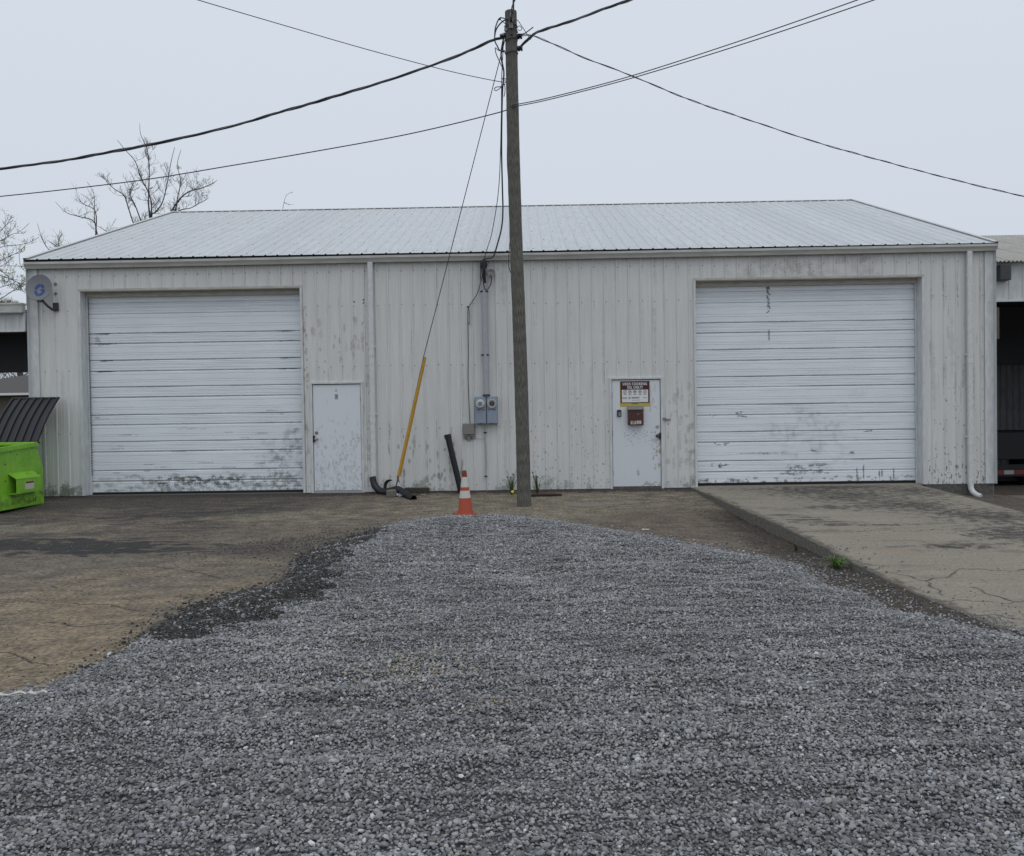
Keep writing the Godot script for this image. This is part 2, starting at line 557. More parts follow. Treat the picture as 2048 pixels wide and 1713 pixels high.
func build_gravel() -> void:
	var m := StandardMaterial3D.new()
	m.vertex_color_use_as_albedo = true
	m.roughness = 0.85
	var root := thing("gravel", "spread of loose blue grey crushed stone in front of the building", "gravel")
	root.set_meta("kind", "stuff")
	var places := []
	var tints := []
	for k in 6:
		places.append([])
		tints.append([])
	var patch := FastNoiseLite.new()
	patch.seed = 77
	patch.frequency = 0.6
	var stain := PackedVector2Array([Vector2(-2.9, 9.9), Vector2(-2.7, 9.0), Vector2(-2.6, 8.4), Vector2(-2.4, 7.9), Vector2(-2.5, 6.5), Vector2(-2.4, 5.4), Vector2(-2.05, 4.3), Vector2(-1.75, 4.2), Vector2(-1.72, 4.7), Vector2(-1.84, 6.27), Vector2(-1.75, 7.5), Vector2(-1.6, 8.9), Vector2(-1.78, 9.6), Vector2(-2.0, 10.0), Vector2(-2.35, 10.35)])
	var z := 2.7
	while z < 15.3:
		var far := z < 8.0
		var s := 0.0172 if far else 0.0150
		# only as wide as the photograph and a step to either side of it can see
		var half := (16.75 - z) * 0.60 + 1.3
		var x := maxf(-7.0, 0.2 - half)
		var xe := minf(8.2, 0.2 + half)
		while x < xe:
			var px := x + rng.randf_range(-0.6, 0.6) * s
			var pz := z + rng.randf_range(-0.6, 0.6) * s
			x += s
			var e := inside(px, pz)
			var rag := 0.09 * patch.get_noise_2d(px * 6.0, pz * 6.0)
			var keep := e + rag > 0.0
			if not keep:
				# stragglers kicked out over the edge
				if e < -1.1 or rng.randf() > (0.3 * exp(e * 4.5) if px > 2.4 and pz > 5.5 else 0.2 * exp(e * 9.0)):
					continue
			var r := (0.011 + 0.0155 * pow(rng.randf(), 1.5)) * (1.12 if far else 1.0) * (1.0 + 0.3 * patch.get_noise_2d(px * 0.9 + 31.0, pz * 0.9))
			if rng.randf() < 0.06:
				r *= 1.5
			var basis := Basis.from_euler(Vector3(rng.randf_range(-0.7, 0.7), rng.randf() * TAU, rng.randf_range(-0.7, 0.7))).scaled(Vector3(r, r, r))
			var y := ground_y(px, pz)
			if px > 3.42 + 0.04 * pz and pz < 10.8 and px < 7.3:
				y = maxf(y, ramp_y(pz) + 0.004)
			y += r * 0.22 + (rng.randf_range(0.0, 0.008) if e > 0.03 else 0.0)
			var t := rng.randf()
			var l := 0.14 + 0.2 * t * t + 0.07 * t + 0.07 * patch.get_noise_2d(px * 1.3, pz * 1.3)
			var c := Color(l * 1.0, l * 1.0, l * 1.012)
			var pick := rng.randf()
			if pick < 0.03:
				c = Color(l * 1.6, l * 1.62, l * 1.63)
			elif pick < 0.12:
				c = Color(l * 1.06, l * 0.98, l * 0.92)
			elif pick < 0.2:
				c = Color(l * 0.68, l * 0.69, l * 0.72)
			# stones stained black with oil along the left edge, tan ones where the base shows
			if px < -1.2 and pz > 4.0 and pz < 11.0:
				var q2 := Vector2(px + 0.32 * patch.get_noise_2d(px * 3.0 + 9.0, pz * 3.0), pz + 0.3 * patch.get_noise_2d(px * 3.0 - 50.0, pz * 3.0))
				if e < 0.03 or Geometry2D.is_point_in_polygon(q2, stain):
					var o := 0.86 - 0.5 * smoothstep(0.1, 0.5, patch.get_noise_2d(px * 4.0 + 70.0, pz * 4.0))
					if rng.randf() < o:
						c = Color(l * 0.2, l * 0.19, l * 0.17)
			if rng.randf() < maxf(blob(px, pz, -0.52, 11.1, 0.5, 0.55), blob(px, pz, 0.05, 11.85, 0.22, 0.15)) * 0.35 or rng.randf() < blob(px, pz, -0.7, 10.6, 1.2, 1.6) * 0.06:
				c = Color(l * 1.25, l * 1.1, l * 0.8)
			var q := rng.randi() % 6
			places[q].append(Transform3D(basis, Vector3(px, y, pz)))
			tints[q].append(c)
		z += s
	# grit and pebbles lying about on the dirt
	for i in 22000:
		var px := rng.randf_range(-8.6, 3.4)
		var pz := 0.15 + 11.3 * pow(rng.randf(), 1.2)
		var e := inside(px, pz) if pz > 1.2 else -2.0
		if e > -0.02 or patch.get_noise_2d(px * 2.0, pz * 3.0) < rng.randf_range(-0.5, 0.45):
			continue
		var r := rng.randf_range(0.006, 0.017) * (1.6 if rng.randf() < 0.05 else 1.0)
		var l := rng.randf_range(0.05, 0.26)
		var c := Color(l, l * 0.93, l * 0.8)
		if rng.randf() < 0.06:
			c = Color(0.42, 0.41, 0.37)
		var q := rng.randi() % 6
		places[q].append(Transform3D(Basis.from_euler(Vector3(0, rng.randf() * TAU, 0)).scaled(Vector3(r, r * 0.8, r)), Vector3(px, ground_y(px, pz) + r * 0.2, pz)))
		tints[q].append(c)
	for i in 1500:
		var px := -2.75 + rng.randfn(0.0, 0.45)
		var pz := 5.2 + rng.randfn(0.0, 0.45) - (px + 2.75) * 0.8
		if inside(px, pz) > -0.02:
			continue
		var r := rng.randf_range(0.008, 0.024)
		var l := rng.randf_range(0.025, 0.12)
		var q := rng.randi() % 6
		places[q].append(Transform3D(Basis.from_euler(Vector3(0, rng.randf() * TAU, 0)).scaled(Vector3(r, r * 0.8, r)), Vector3(px, ground_y(px, pz) + r * 0.2, pz)))
		tints[q].append(Color(l, l * 0.95, l * 0.88))
	for i in 4200:
		var px := rng.randf_range(-3.9, 3.45)
		var pz := 0.03 + 0.4 * pow(rng.randf(), 2.0)
		if i % 2 == 0:
			px = 2.95 + 0.75 * rng.randf()
			pz = rng.randf_range(2.5, 9.6)
			if inside(px, pz) > 0.0 or px > 3.4 + 0.04 * pz:
				continue
		var r := rng.randf_range(0.008, 0.026)
		var l := rng.randf_range(0.02, 0.11) * (3.0 if rng.randf() < 0.12 else 1.0)
		var q := rng.randi() % 6
		places[q].append(Transform3D(Basis.from_euler(Vector3(rng.randf_range(-0.4, 0.4), rng.randf() * TAU, 0)).scaled(Vector3(r, r * 0.5, r * 0.6)), Vector3(px, ground_y(px, pz) + r * 0.15, pz)))
		tints[q].append(Color(l, l * 0.88, l * 0.7))
	for i in 420:
		var px := rng.randf_range(3.9, 7.2)
		var pz := rng.randf_range(0.3, 10.2)
		var r := rng.randf_range(0.007, 0.017)
		var l := rng.randf_range(0.04, 0.2)
		var q := rng.randi() % 6
		places[q].append(Transform3D(Basis.from_euler(Vector3(0, rng.randf() * TAU, 0)).scaled(Vector3(r, r * 0.8, r)), Vector3(px, ramp_y(pz) + r * 0.2, pz)))
		tints[q].append(Color(l, l * 0.95, l * 0.85))
	for k in 6:
		scatter(root, "stones", stone_mesh(30 + k), places[k], tints[k], m)

func build_ramp() -> void:
	# a poured slab from the right roller door down to the gravel, its left edge standing clear of the dirt
	var p := paint(3.3, 12.0, 5.0, 12.2, 84.0, [138, 131, 117], 0.08, 0.34, 201, false)
	# tyre and oil stains: x, distance from the door, half sizes
	for a in [[5.3, 1.1, 1.0, 0.7], [5.7, 2.0, 0.9, 0.9], [6.1, 3.2, 0.8, 1.0], [6.6, 4.6, 0.7, 1.0], [6.2, 6.1, 0.5, 0.7], [6.8, 6.0, 0.7, 0.9], [7.0, 1.4, 0.6, 0.8], [6.0, 0.5, 1.7, 0.5], [5.2, 6.7, 0.5, 0.2], [4.9, 3.4, 0.4, 0.3]]:
		p.blot(a[0], 11.8 - a[1], a[2], a[3], [64, 60, 55], 0.62, 2.2, 1.5)
		for k in 5:
			p.blot(a[0] + rng.randfn(0.0, 0.4) * a[2], 11.8 - a[1] + rng.randfn(0.0, 0.4) * a[3], a[2] * 0.5, a[3] * 0.3, [50, 47, 44], 0.4, 2.4, 2.2)
	for a in [[4.0, 4.74, 0.25, 0.06], [4.45, 5.2, 0.3, 0.07], [3.9, 4.2, 0.2, 0.05], [4.2, 4.95, 0.35, 0.05], [4.1, 4.5, 0.2, 0.04], [4.8, 5.3, 0.3, 0.05]]:
		for k in 3:
			p.blot(a[0] + rng.randf_range(-0.15, 0.15), 11.8 - a[1] + rng.randf_range(-0.06, 0.06), a[2], a[3], [64, 60, 55], 0.5, 2.2)
	for i in 150:
		p.blot(rng.randf_range(3.6, 7.5), rng.randf_range(1.2, 11.8), rng.randf_range(0.05, 0.35), rng.randf_range(0.03, 0.14), [92, 86, 76] if i % 3 else [160, 153, 138], rng.randf_range(0.15, 0.4), 2.2, 2.5)
	for i in 500:
		p.blot(rng.randf_range(3.5, 7.5), rng.randf_range(0.9, 11.8), rng.randf_range(0.008, 0.02), rng.randf_range(0.008, 0.02), [86, 80, 70] if i % 2 else [168, 160, 144], rng.randf_range(0.3, 0.7), 0.9)
	p.blot(4.38, 11.8 - 7.03, 0.16, 0.2, [150, 118, 90], 0.3, 1.8, 1.5)
	for i in 120:      # soil trodden over the left edge
		var z := rng.randf_range(1.0, 10.6)
		p.blot(3.42 + 0.04 * z + 0.1 * rng.randf() * rng.randf(), 11.8 - z, rng.randf_range(0.02, 0.07), rng.randf_range(0.04, 0.16), [86, 77, 64], rng.randf_range(0.2, 0.6), 1.8)
	# cracks and the joint, packed with dirt (x, distance from the door)
	for line in [[Vector2(4.02, 8.43), Vector2(4.61, 7.91), Vector2(5.22, 7.94), Vector2(6.4, 7.7)], [Vector2(4.35, 8.6), Vector2(4.36, 9.0), Vector2(4.5, 9.5), Vector2(5.2, 9.9)], [Vector2(3.76, 9.7), Vector2(3.94, 9.74), Vector2(4.2, 9.95), Vector2(5.0, 10.2)], [Vector2(3.8, 9.2), Vector2(4.3, 9.25), Vector2(5.4, 9.0)], [Vector2(4.2, 9.95), Vector2(4.25, 10.4)], [Vector2(3.62, 5.67), Vector2(4.31, 5.74), Vector2(7.3, 5.7)], [Vector2(3.9, 8.0), Vector2(4.05, 8.43), Vector2(3.95, 9.0)]]:
		for i in line.size() - 1:
			var a: Vector2 = line[i]
			var b: Vector2 = line[i + 1]
			var n := int(a.distance_to(b) * 40) + 1
			for k in n:
				var q := a.lerp(b, float(k) / n)
				q.y += 0.05 * sin(q.x * 9.0) + 0.02 * sin(q.x * 31.0)
				p.blot(q.x + 0.02 * sin(q.y * 21.0), 11.8 - q.y, 0.015, 0.012, [52, 47, 40], 0.75, 0.8)
	var m := painted(p, 0.9)
	var verts := []
	var b := MB.new()
	var side := MB.new()
	var edge_noise := FastNoiseLite.new()
	edge_noise.seed = 4
	edge_noise.frequency = 1.6
	var zs := []
	for i in 90:
		zs.append(-0.27 + 11.25 * i / 89.0)
	var row := func(z: float) -> Array:
		var xl := 3.42 + 0.04 * z + 0.03 * edge_noise.get_noise_1d(z * 2.0) + 0.02 * edge_noise.get_noise_1d(z * 9.0)
		xl += 0.9 * smoothstep(10.3, 11.0, z)
		var xr := 7.66 - 0.085 * minf(z, 4.5)
		if z < 0.02:
			xl = 3.545
			xr = 7.815
		var out := []
		for q in 25:
			out.append(Vector3(lerpf(xl, xr, q / 24.0), ramp_y(z) + 0.004 * edge_noise.get_noise_2d(q * 3.0, z * 4.0), z))
		return out
	for i in zs.size() - 1:
		var r0: Array = row.call(zs[i])
		var r1: Array = row.call(zs[i + 1])
		for q in 24:
			for t in [[r1[q], r1[q + 1], r0[q + 1]], [r1[q], r0[q + 1], r0[q]]]:
				b.tri(t[0], t[1], t[2])
		# worn arris and the exposed kerb face on either side
		var drop := Vector3(-0.012, -0.012, 0)
		for t in [[r0[0], r1[0], -1.0], [r0[24], r1[24], 1.0]]:
			var d := Vector3(t[2] * 0.014, -0.014, 0)
			var dn := Vector3(t[2] * 0.03, -0.42, 0)
			side.face([t[0], t[1], t[1] + d, t[0] + d], Vector3(5.6, -0.6, zs[i]))
			side.face([t[0] + d, t[1] + d, t[1] + dn, t[0] + dn], Vector3(5.6, -0.3, zs[i]))
	for k in b.v.size():
		b.uv[k] = Vector2((b.v[k].x - 3.3) / 5.0, (b.v[k].z + 0.2) / 12.2)
	var o := part(self, "ramp", b, m)
	tag(o, "stained concrete ramp sloping up to the right roller door", "ramp", "", "structure")
	part(o, "kerb_face", side, M.kerb)

# ------------------------------------------------------------------ the metal building
const HW := 9.15
const EAVE := Vector3(0, 4.51, 0.13)
const RIDGE := Vector3(0, 7.05, -7.11)
const OPEN := [[-8.18, -3.95, 3.92], [-3.805, -2.79, 2.105], [1.9, 2.913, 2.105], [3.54, 7.82, 3.93]]

func wall_paint() -> Paint:
	var p := paint(-9.3, 4.6, 18.6, 4.7, 92.0, [213, 214, 212], 0.055, 0.05, 301)
	var primer := [158, 150, 139]
	var grey := [142, 144, 141]
	for i in 70:       # peeling paint round the left man door and downspout
		var x: float = [rng.randf_range(-3.95, -3.82), rng.randf_range(-2.78, -2.62), rng.randf_range(-3.9, -2.7)][mini(i % 4, 2)]
		var y := rng.randf_range(0.1, 2.4) if i % 4 < 2 else rng.randf_range(2.12, 3.3)
		p.blot(x, y, rng.randf_range(0.012, 0.04), rng.randf_range(0.03, 0.13), primer, rng.randf_range(0.2, 0.5), 1.2, 2.8)
	for i in 26:
		p.blot(rng.randf_range(-3.93, -3.84), rng.randf_range(2.0, 3.7), 0.018, rng.randf_range(0.02, 0.05), primer, 0.5, 0.9)
	for i in 54:       # long scabs along the ribs between downspout and standpipe
		var k := rng.randi_range(-10, -4)
		p.blot(k * 0.2286 + rng.randf_range(-0.03, 0.03), 1.3 * pow(rng.randf(), 1.7), rng.randf_range(0.008, 0.02), rng.randf_range(0.04, 0.17), grey, rng.randf_range(0.3, 0.75), 1.1)
	for i in 26:
		p.blot(rng.randf_range(-2.4, -0.9), rng.randf_range(0.0, 0.9), rng.randf_range(0.015, 0.03), rng.randf_range(0.03, 0.06), [140, 138, 132], 0.55, 0.9)
	for i in 60:       # pier left of the right roller door
		p.blot(rng.randf_range(2.96, 3.52), 2.1 * pow(rng.randf(), 1.3), rng.randf_range(0.015, 0.05), rng.randf_range(0.04, 0.15), [158, 160, 156], rng.randf_range(0.2, 0.45), 1.5, 2.4)
	for i in 260:      # specks
		var r := rng.randf()
		var x := rng.randf_range(0.4, 1.9) if r < 0.5 else rng.randf_range(7.9, 9.1)
		p.blot(x, 1.9 * pow(rng.randf(), 1.6), rng.randf_range(0.006, 0.011), rng.randf_range(0.008, 0.024), [104, 104, 100], rng.randf_range(0.35, 0.75), 0.8)
	for i in 60:
		p.blot(rng.randf_range(7.9, 9.1), 0.45 * pow(rng.randf(), 1.4), rng.randf_range(0.006, 0.014), rng.randf_range(0.015, 0.05), [96, 96, 90], 0.7, 0.9)
	for i in 70:       # algae and splash-back along the foot of the wall
		var x := rng.randf_range(-9.1, -8.2) if i < 30 else rng.randf_range(-9.0, 9.0)
		p.blot(x, rng.randf_range(-0.05, 0.12), rng.randf_range(0.03, 0.14), rng.randf_range(0.04, 0.16), [128, 136, 126], rng.randf_range(0.25, 0.6), 1.8)
	for i in 34:       # exhaust soot over the right roller door
		p.blot(rng.randf_range(4.4, 6.9), rng.randf_range(3.95, 4.3), rng.randf_range(0.07, 0.2), rng.randf_range(0.05, 0.16), [162, 156, 148], rng.randf_range(0.1, 0.24), 1.8)
	for k in range(-39, 40):      # thin dirt runs below the screws and along the ribs
		for y in [1.2, 2.4, 3.55, 4.2]:
			if rng.randf() < 0.55:
				var l := rng.randf_range(0.05, 0.3)
				p.blot(k * 0.2286 + 0.035, y - l, 0.007, l, [168, 164, 154], rng.randf_range(0.15, 0.4), 1.1, 2.5)
			if rng.randf() < 0.6:
				var l := rng.randf_range(0.1, 0.5)
				p.blot(k * 0.2286 + rng.randf_range(-0.03, 0.03), y - l + 0.2, 0.012, l, [172, 170, 162], rng.randf_range(0.15, 0.4), 1.3, 2.0)
	for i in 46:       # faint rain runs on every sheet
		p.blot(rng.randf_range(-9.0, 9.0), rng.randf_range(0.3, 4.1), rng.randf_range(0.015, 0.04), rng.randf_range(0.2, 0.7), [176, 175, 168], rng.randf_range(0.2, 0.45), 1.6)
	for i in 40:
		p.blot(rng.randf_range(7.95, 9.1), rng.randf_range(1.6, 3.9), rng.randf_range(0.008, 0.016), rng.randf_range(0.1, 0.35), [150, 149, 142], rng.randf_range(0.2, 0.5), 1.3)
	for q in [Vector2(-2.93, 3.63), Vector2(-2.75, 3.66), Vector2(-2.75, 3.60)]:
		p.blot(q.x, q.y, 0.016, 0.018, [40, 38, 36], 1.0, 0.3)
	return p

func build_building() -> void:
	var bd := thing("metal_building", "long white ribbed metal warehouse with two roller doors and low gable roof", "building", Vector3(0, 0, 0))
	var wp := wall_paint()
	var wm := painted(wp, 0.62)
	var us := Vector2(1.0 / 18.6, 1.0 / 4.7)
	# front wall, one sheet of siding at a time, cut round the openings
	var x := -HW
	while x < HW - 0.01:
		var xe := -9.0297
		while xe < x + 0.01:
			xe += 0.9144
		xe = minf(xe, HW)
		var b := MB.new()
		b.uo = Vector2(-9.3, 4.6)
		b.us = us
		var cuts := [x, xe]
		for o in OPEN:
			for q in [o[0], o[1]]:
				if q > x + 0.002 and q < xe - 0.002:
					cuts.append(q)
		cuts.sort()
		var dz := 0.0008 * ((int(round((x + HW) / 0.9144))) % 2)
		for i in cuts.size() - 1:
			var mid: float = (cuts[i] + cuts[i + 1]) / 2
			var y0 := 0.0
			for o in OPEN:
				if mid > o[0] and mid < o[1]:
					y0 = o[2]
			b.ribs(Transform3D(Basis(), Vector3(0, 0, dz)), cuts[i], cuts[i + 1], y0, 4.42)
		part(bd, "wall_panel", b, wm)
		x = xe
	# gable ends and back
	for s in [-1.0, 1.0]:
		var b := MB.new()
		var zc := -14.22
		while zc < -0.01:
			var ze := minf(zc + 0.2286, 0.0)
			var h0 := 4.45 + 2.5 * (1.0 - absf(zc + 7.11) / 7.11)
			var h1 := 4.45 + 2.5 * (1.0 - absf(ze + 7.11) / 7.11)
			var m := zc + 0.1
			for q in [[zc, m, 0.0, 0.0], [m, m + 0.03, 0.0, 0.018], [m + 0.03, m + 0.06, 0.018, 0.0], [m + 0.06, ze, 0.0, 0.0]]:
				if q[1] <= q[0]: continue
				b.face([Vector3(s * (HW + q[2]), 0, q[0]), Vector3(s * (HW + q[3]), 0, q[1]), Vector3(s * (HW + q[3]), lerpf(h0, h1, (q[1] - zc) / (ze - zc)), q[1]), Vector3(s * (HW + q[2]), lerpf(h0, h1, (q[0] - zc) / (ze - zc)), q[0])], Vector3(0, 2, -7))
			zc = ze
		part(bd, "gable_wall", b, M.siding)
	var bk := MB.new()
	bk.ribs(Transform3D(Basis(Vector3.UP, PI), Vector3(0, 0, -14.22)), -HW, HW, 0, 4.45)
	part(bd, "back_wall", bk, M.siding)
	var ft := MB.new()
	ft.span(Vector3(-HW + 0.004, -0.75, -14.2), Vector3(-8.2, -0.003, -0.006))
	ft.span(Vector3(-8.2, -0.75, -14.2), Vector3(3.5, -0.003, -0.006))
	ft.span(Vector3(3.5, -0.75, -14.2), Vector3(7.85, -0.06, -0.3))
	ft.span(Vector3(7.85, -0.75, -14.2), Vector3(HW - 0.004, -0.003, -0.006))
	part(bd, "foundation", ft, M.footing)
	# wall screws: rows at the girts
	var sc := MB.new()
	for y in [0.12, 1.2, 2.4, 3.55, 4.2]:
		for k in range(-39, 40):
			var sx := k * 0.2286 + 0.035
			var ok := true
			for o in OPEN:
				if sx > o[0] - 0.03 and sx < o[1] + 0.03 and y < o[2] + 0.02:
					ok = false
			if ok:
				sc.lathe(Vector3(sx, y + rng.randf_range(-0.012, 0.012), 0), Vector3(0, 0, 1), [Vector2(0.011, 0.0), Vector2(0.009, 0.006), Vector2(0.0, 0.007)], 6)
	part(bd, "screws", sc, M.screw).set_meta("kind", "stuff")
	# corner trim
	for s in [-1.0, 1.0]:
		var b := MB.new()
		b.span(Vector3(s * (HW - 0.17), 0.0, 0.021), Vector3(s * (HW + 0.021), 3.42, 0.0255))
		b.span(Vector3(s * (HW - 0.168), 3.41, 0.026), Vector3(s * (HW + 0.023), 4.4, 0.030))
		b.span(Vector3(s * (HW + 0.021), 0.0, -0.16), Vector3(s * (HW + 0.0255), 4.4, 0.025))
		part(bd, "corner_trim", b, M.trim)
	# roof sheets, both slopes
	var slope := (RIDGE - EAVE)
	var len := slope.length()
	var up := slope.normalized()
	for front in [true, false]:
		var xx := -HW
		while xx < HW - 0.005:
			var xe := -9.0297
			while xe < xx + 0.01:
				xe += 0.9144
			xe = minf(xe, HW)
			var b := MB.new()
			var fr: Transform3D
			var dz := 0.0015 * ((int(round((xx + HW) / 0.9144))) % 2)
			if front:
				fr = Transform3D(Basis(Vector3.RIGHT, up, Vector3.RIGHT.cross(up)), EAVE + Vector3(0, dz, 0))
			else:
				var u2 := Vector3(up.x, up.y, -up.z)
				fr = Transform3D(Basis(Vector3.LEFT, u2, Vector3.LEFT.cross(u2)), Vector3(0, EAVE.y + dz, -14.22 - 0.13))
			b.ribs(fr, xx, xe, 0, len, 0.2286, 0.046, 0.02, 0.015)
			part(bd, "roof_panel", b, [M.roof, M.roof_b, M.roof_c][rng.randi() % 3])
			xx = xe
	var rs := MB.new()
	for r in 7:
		var t := (0.25 + r * 1.18) / len
		for k in range(-39, 40):
			if (k + r) % 2 == 0:
				var q := EAVE + slope * t + Vector3(k * 0.2286 + 0.04, 0, 0)
				rs.lathe(q, Vector3.RIGHT.cross(up), [Vector2(0.013, 0.0), Vector2(0.01, 0.008), Vector2(0.0, 0.009)], 6)
	part(bd, "roof_screws", rs, M.screw).set_meta("kind", "stuff")
	# black strip and wedges standing in for the shaded gap under the eave ribs
	var cl := MB.new()
	cl.span(Vector3(-HW, 4.46, 0.085), Vector3(HW, 4.506, 0.105))
	for k in range(-39, 40):
		cl.prism([Vector2(k * 0.2286 - 0.024, 4.507), Vector2(k * 0.2286 + 0.024, 4.507), Vector2(k * 0.2286 + 0.010, 4.524), Vector2(k * 0.2286 - 0.010, 4.524)], 0.1, 0.131)
	part(bd, "eave_gap_shade", cl, M.gap_shade_black)
	var rc := MB.new()
	for s in [1.0, -1.0]:
		var a := RIDGE + Vector3(0, 0.024, 0)
		var d := Vector3(0, -up.y * 0.17, s * absf(up.z) * 0.17)
		rc.quad(a + Vector3(-HW - 0.04, 0, 0) + d, a + Vector3(HW + 0.04, 0, 0) + d, a + Vector3(HW + 0.04, 0, 0), a + Vector3(-HW - 0.04, 0, 0))
	part(bd, "ridge_cap", rc, M.roof_trim)
	for s in [-1.0, 1.0]:
		for f in [1.0, -1.0]:
			var b := MB.new()
			var e := EAVE if f > 0 else Vector3(0, EAVE.y, -14.35)
			var n := Vector3.RIGHT.cross(up)
			if f < 0: n.z = -n.z
			var o := Vector3(s * (HW - 0.01), 0, 0)
			var w := Vector3(s * 0.045, 0, 0)
			var lift := n * 0.03
			b.face([e + o - w + lift, e + o + w + lift, RIDGE + o + w + lift, RIDGE + o - w + lift], Vector3(0, 0, -7))
			b.face([e + o + w + lift, e + o + w - n * 0.12, RIDGE + o + w - n * 0.12, RIDGE + o + w + lift], Vector3(0, 0, -7))
			part(bd, "rake_trim", b, M.roof_trim)
	# eave gutter: K profile swept along the wall, sagging a touch at its left end
	var g := MB.new()
	var prof := [Vector2(0.036, 4.475), Vector2(0.036, 4.36), Vector2(0.105, 4.352), Vector2(0.118, 4.39), Vector2(0.14, 4.425), Vector2(0.152, 4.43), Vector2(0.152, 4.472), Vector2(0.138, 4.476)]
	var gx := [-9.17, -7.0, -4.5, -2.0, 1.0, 4.0, 7.0, 9.16]
	var sag := [-0.012, -0.012, -0.004, 0.002, 0.0, 0.006, 0.012, 0.02]
	for i in gx.size() - 1:
		for k in prof.size() - 1:
			var a: Vector2 = prof[k]
			var b: Vector2 = prof[k + 1]
			g.quad(Vector3(gx[i], a.y + sag[i], a.x), Vector3(gx[i + 1], a.y + sag[i + 1], a.x), Vector3(gx[i + 1], b.y + sag[i + 1], b.x), Vector3(gx[i], b.y + sag[i], b.x))
	for i in [0, 7]:
		var f := []
		for q in prof: f.append(Vector3(gx[i], q.y + sag[i], q.x))
		g.face(f, Vector3(0, 4.4, 0.1))
	part(bd, "gutter", g, M.gutter)
	for q in [[-2.6, 4.37, 0.2, "left"], [8.67, 4.38, -0.03, "right"]]:
		var b := MB.new()
		b.box(Vector3(q[0], (q[1] + q[2]) / 2, 0.078), Vector3(0.098, q[1] - q[2], 0.072), 0.012)
		for y in [1.35, 2.62] if q[0] < 0 else [0.75, 2.3]:
			b.box(Vector3(q[0], y, 0.078), Vector3(0.106, 0.09, 0.079), 0.012)
			b.box(Vector3(q[0], y + 0.14, 0.06), Vector3(0.16, 0.03, 0.04), 0.004)
		if q[0] > 0:
			var pts := [Vector3(8.67, 0.0, 0.078), Vector3(8.672, -0.08, 0.085), Vector3(8.69, -0.15, 0.12), Vector3(8.73, -0.2, 0.19), Vector3(8.77, -0.225, 0.26)]
			b.tube(pts, [0.052, 0.052, 0.052, 0.05, 0.052], 10, false)
			b.tube(pts, [0.046, 0.046, 0.046, 0.044, 0.046], 10, true)
		part(bd, "downspout", b, M.spout)
	roller_door(bd, -8.18, -3.95, 3.92, door_paint(true), 0.0)
	roller_door(bd, 3.54, 7.82, 3.93, door_paint(false), 0.02)
	man_door(bd, true)
	man_door(bd, false)

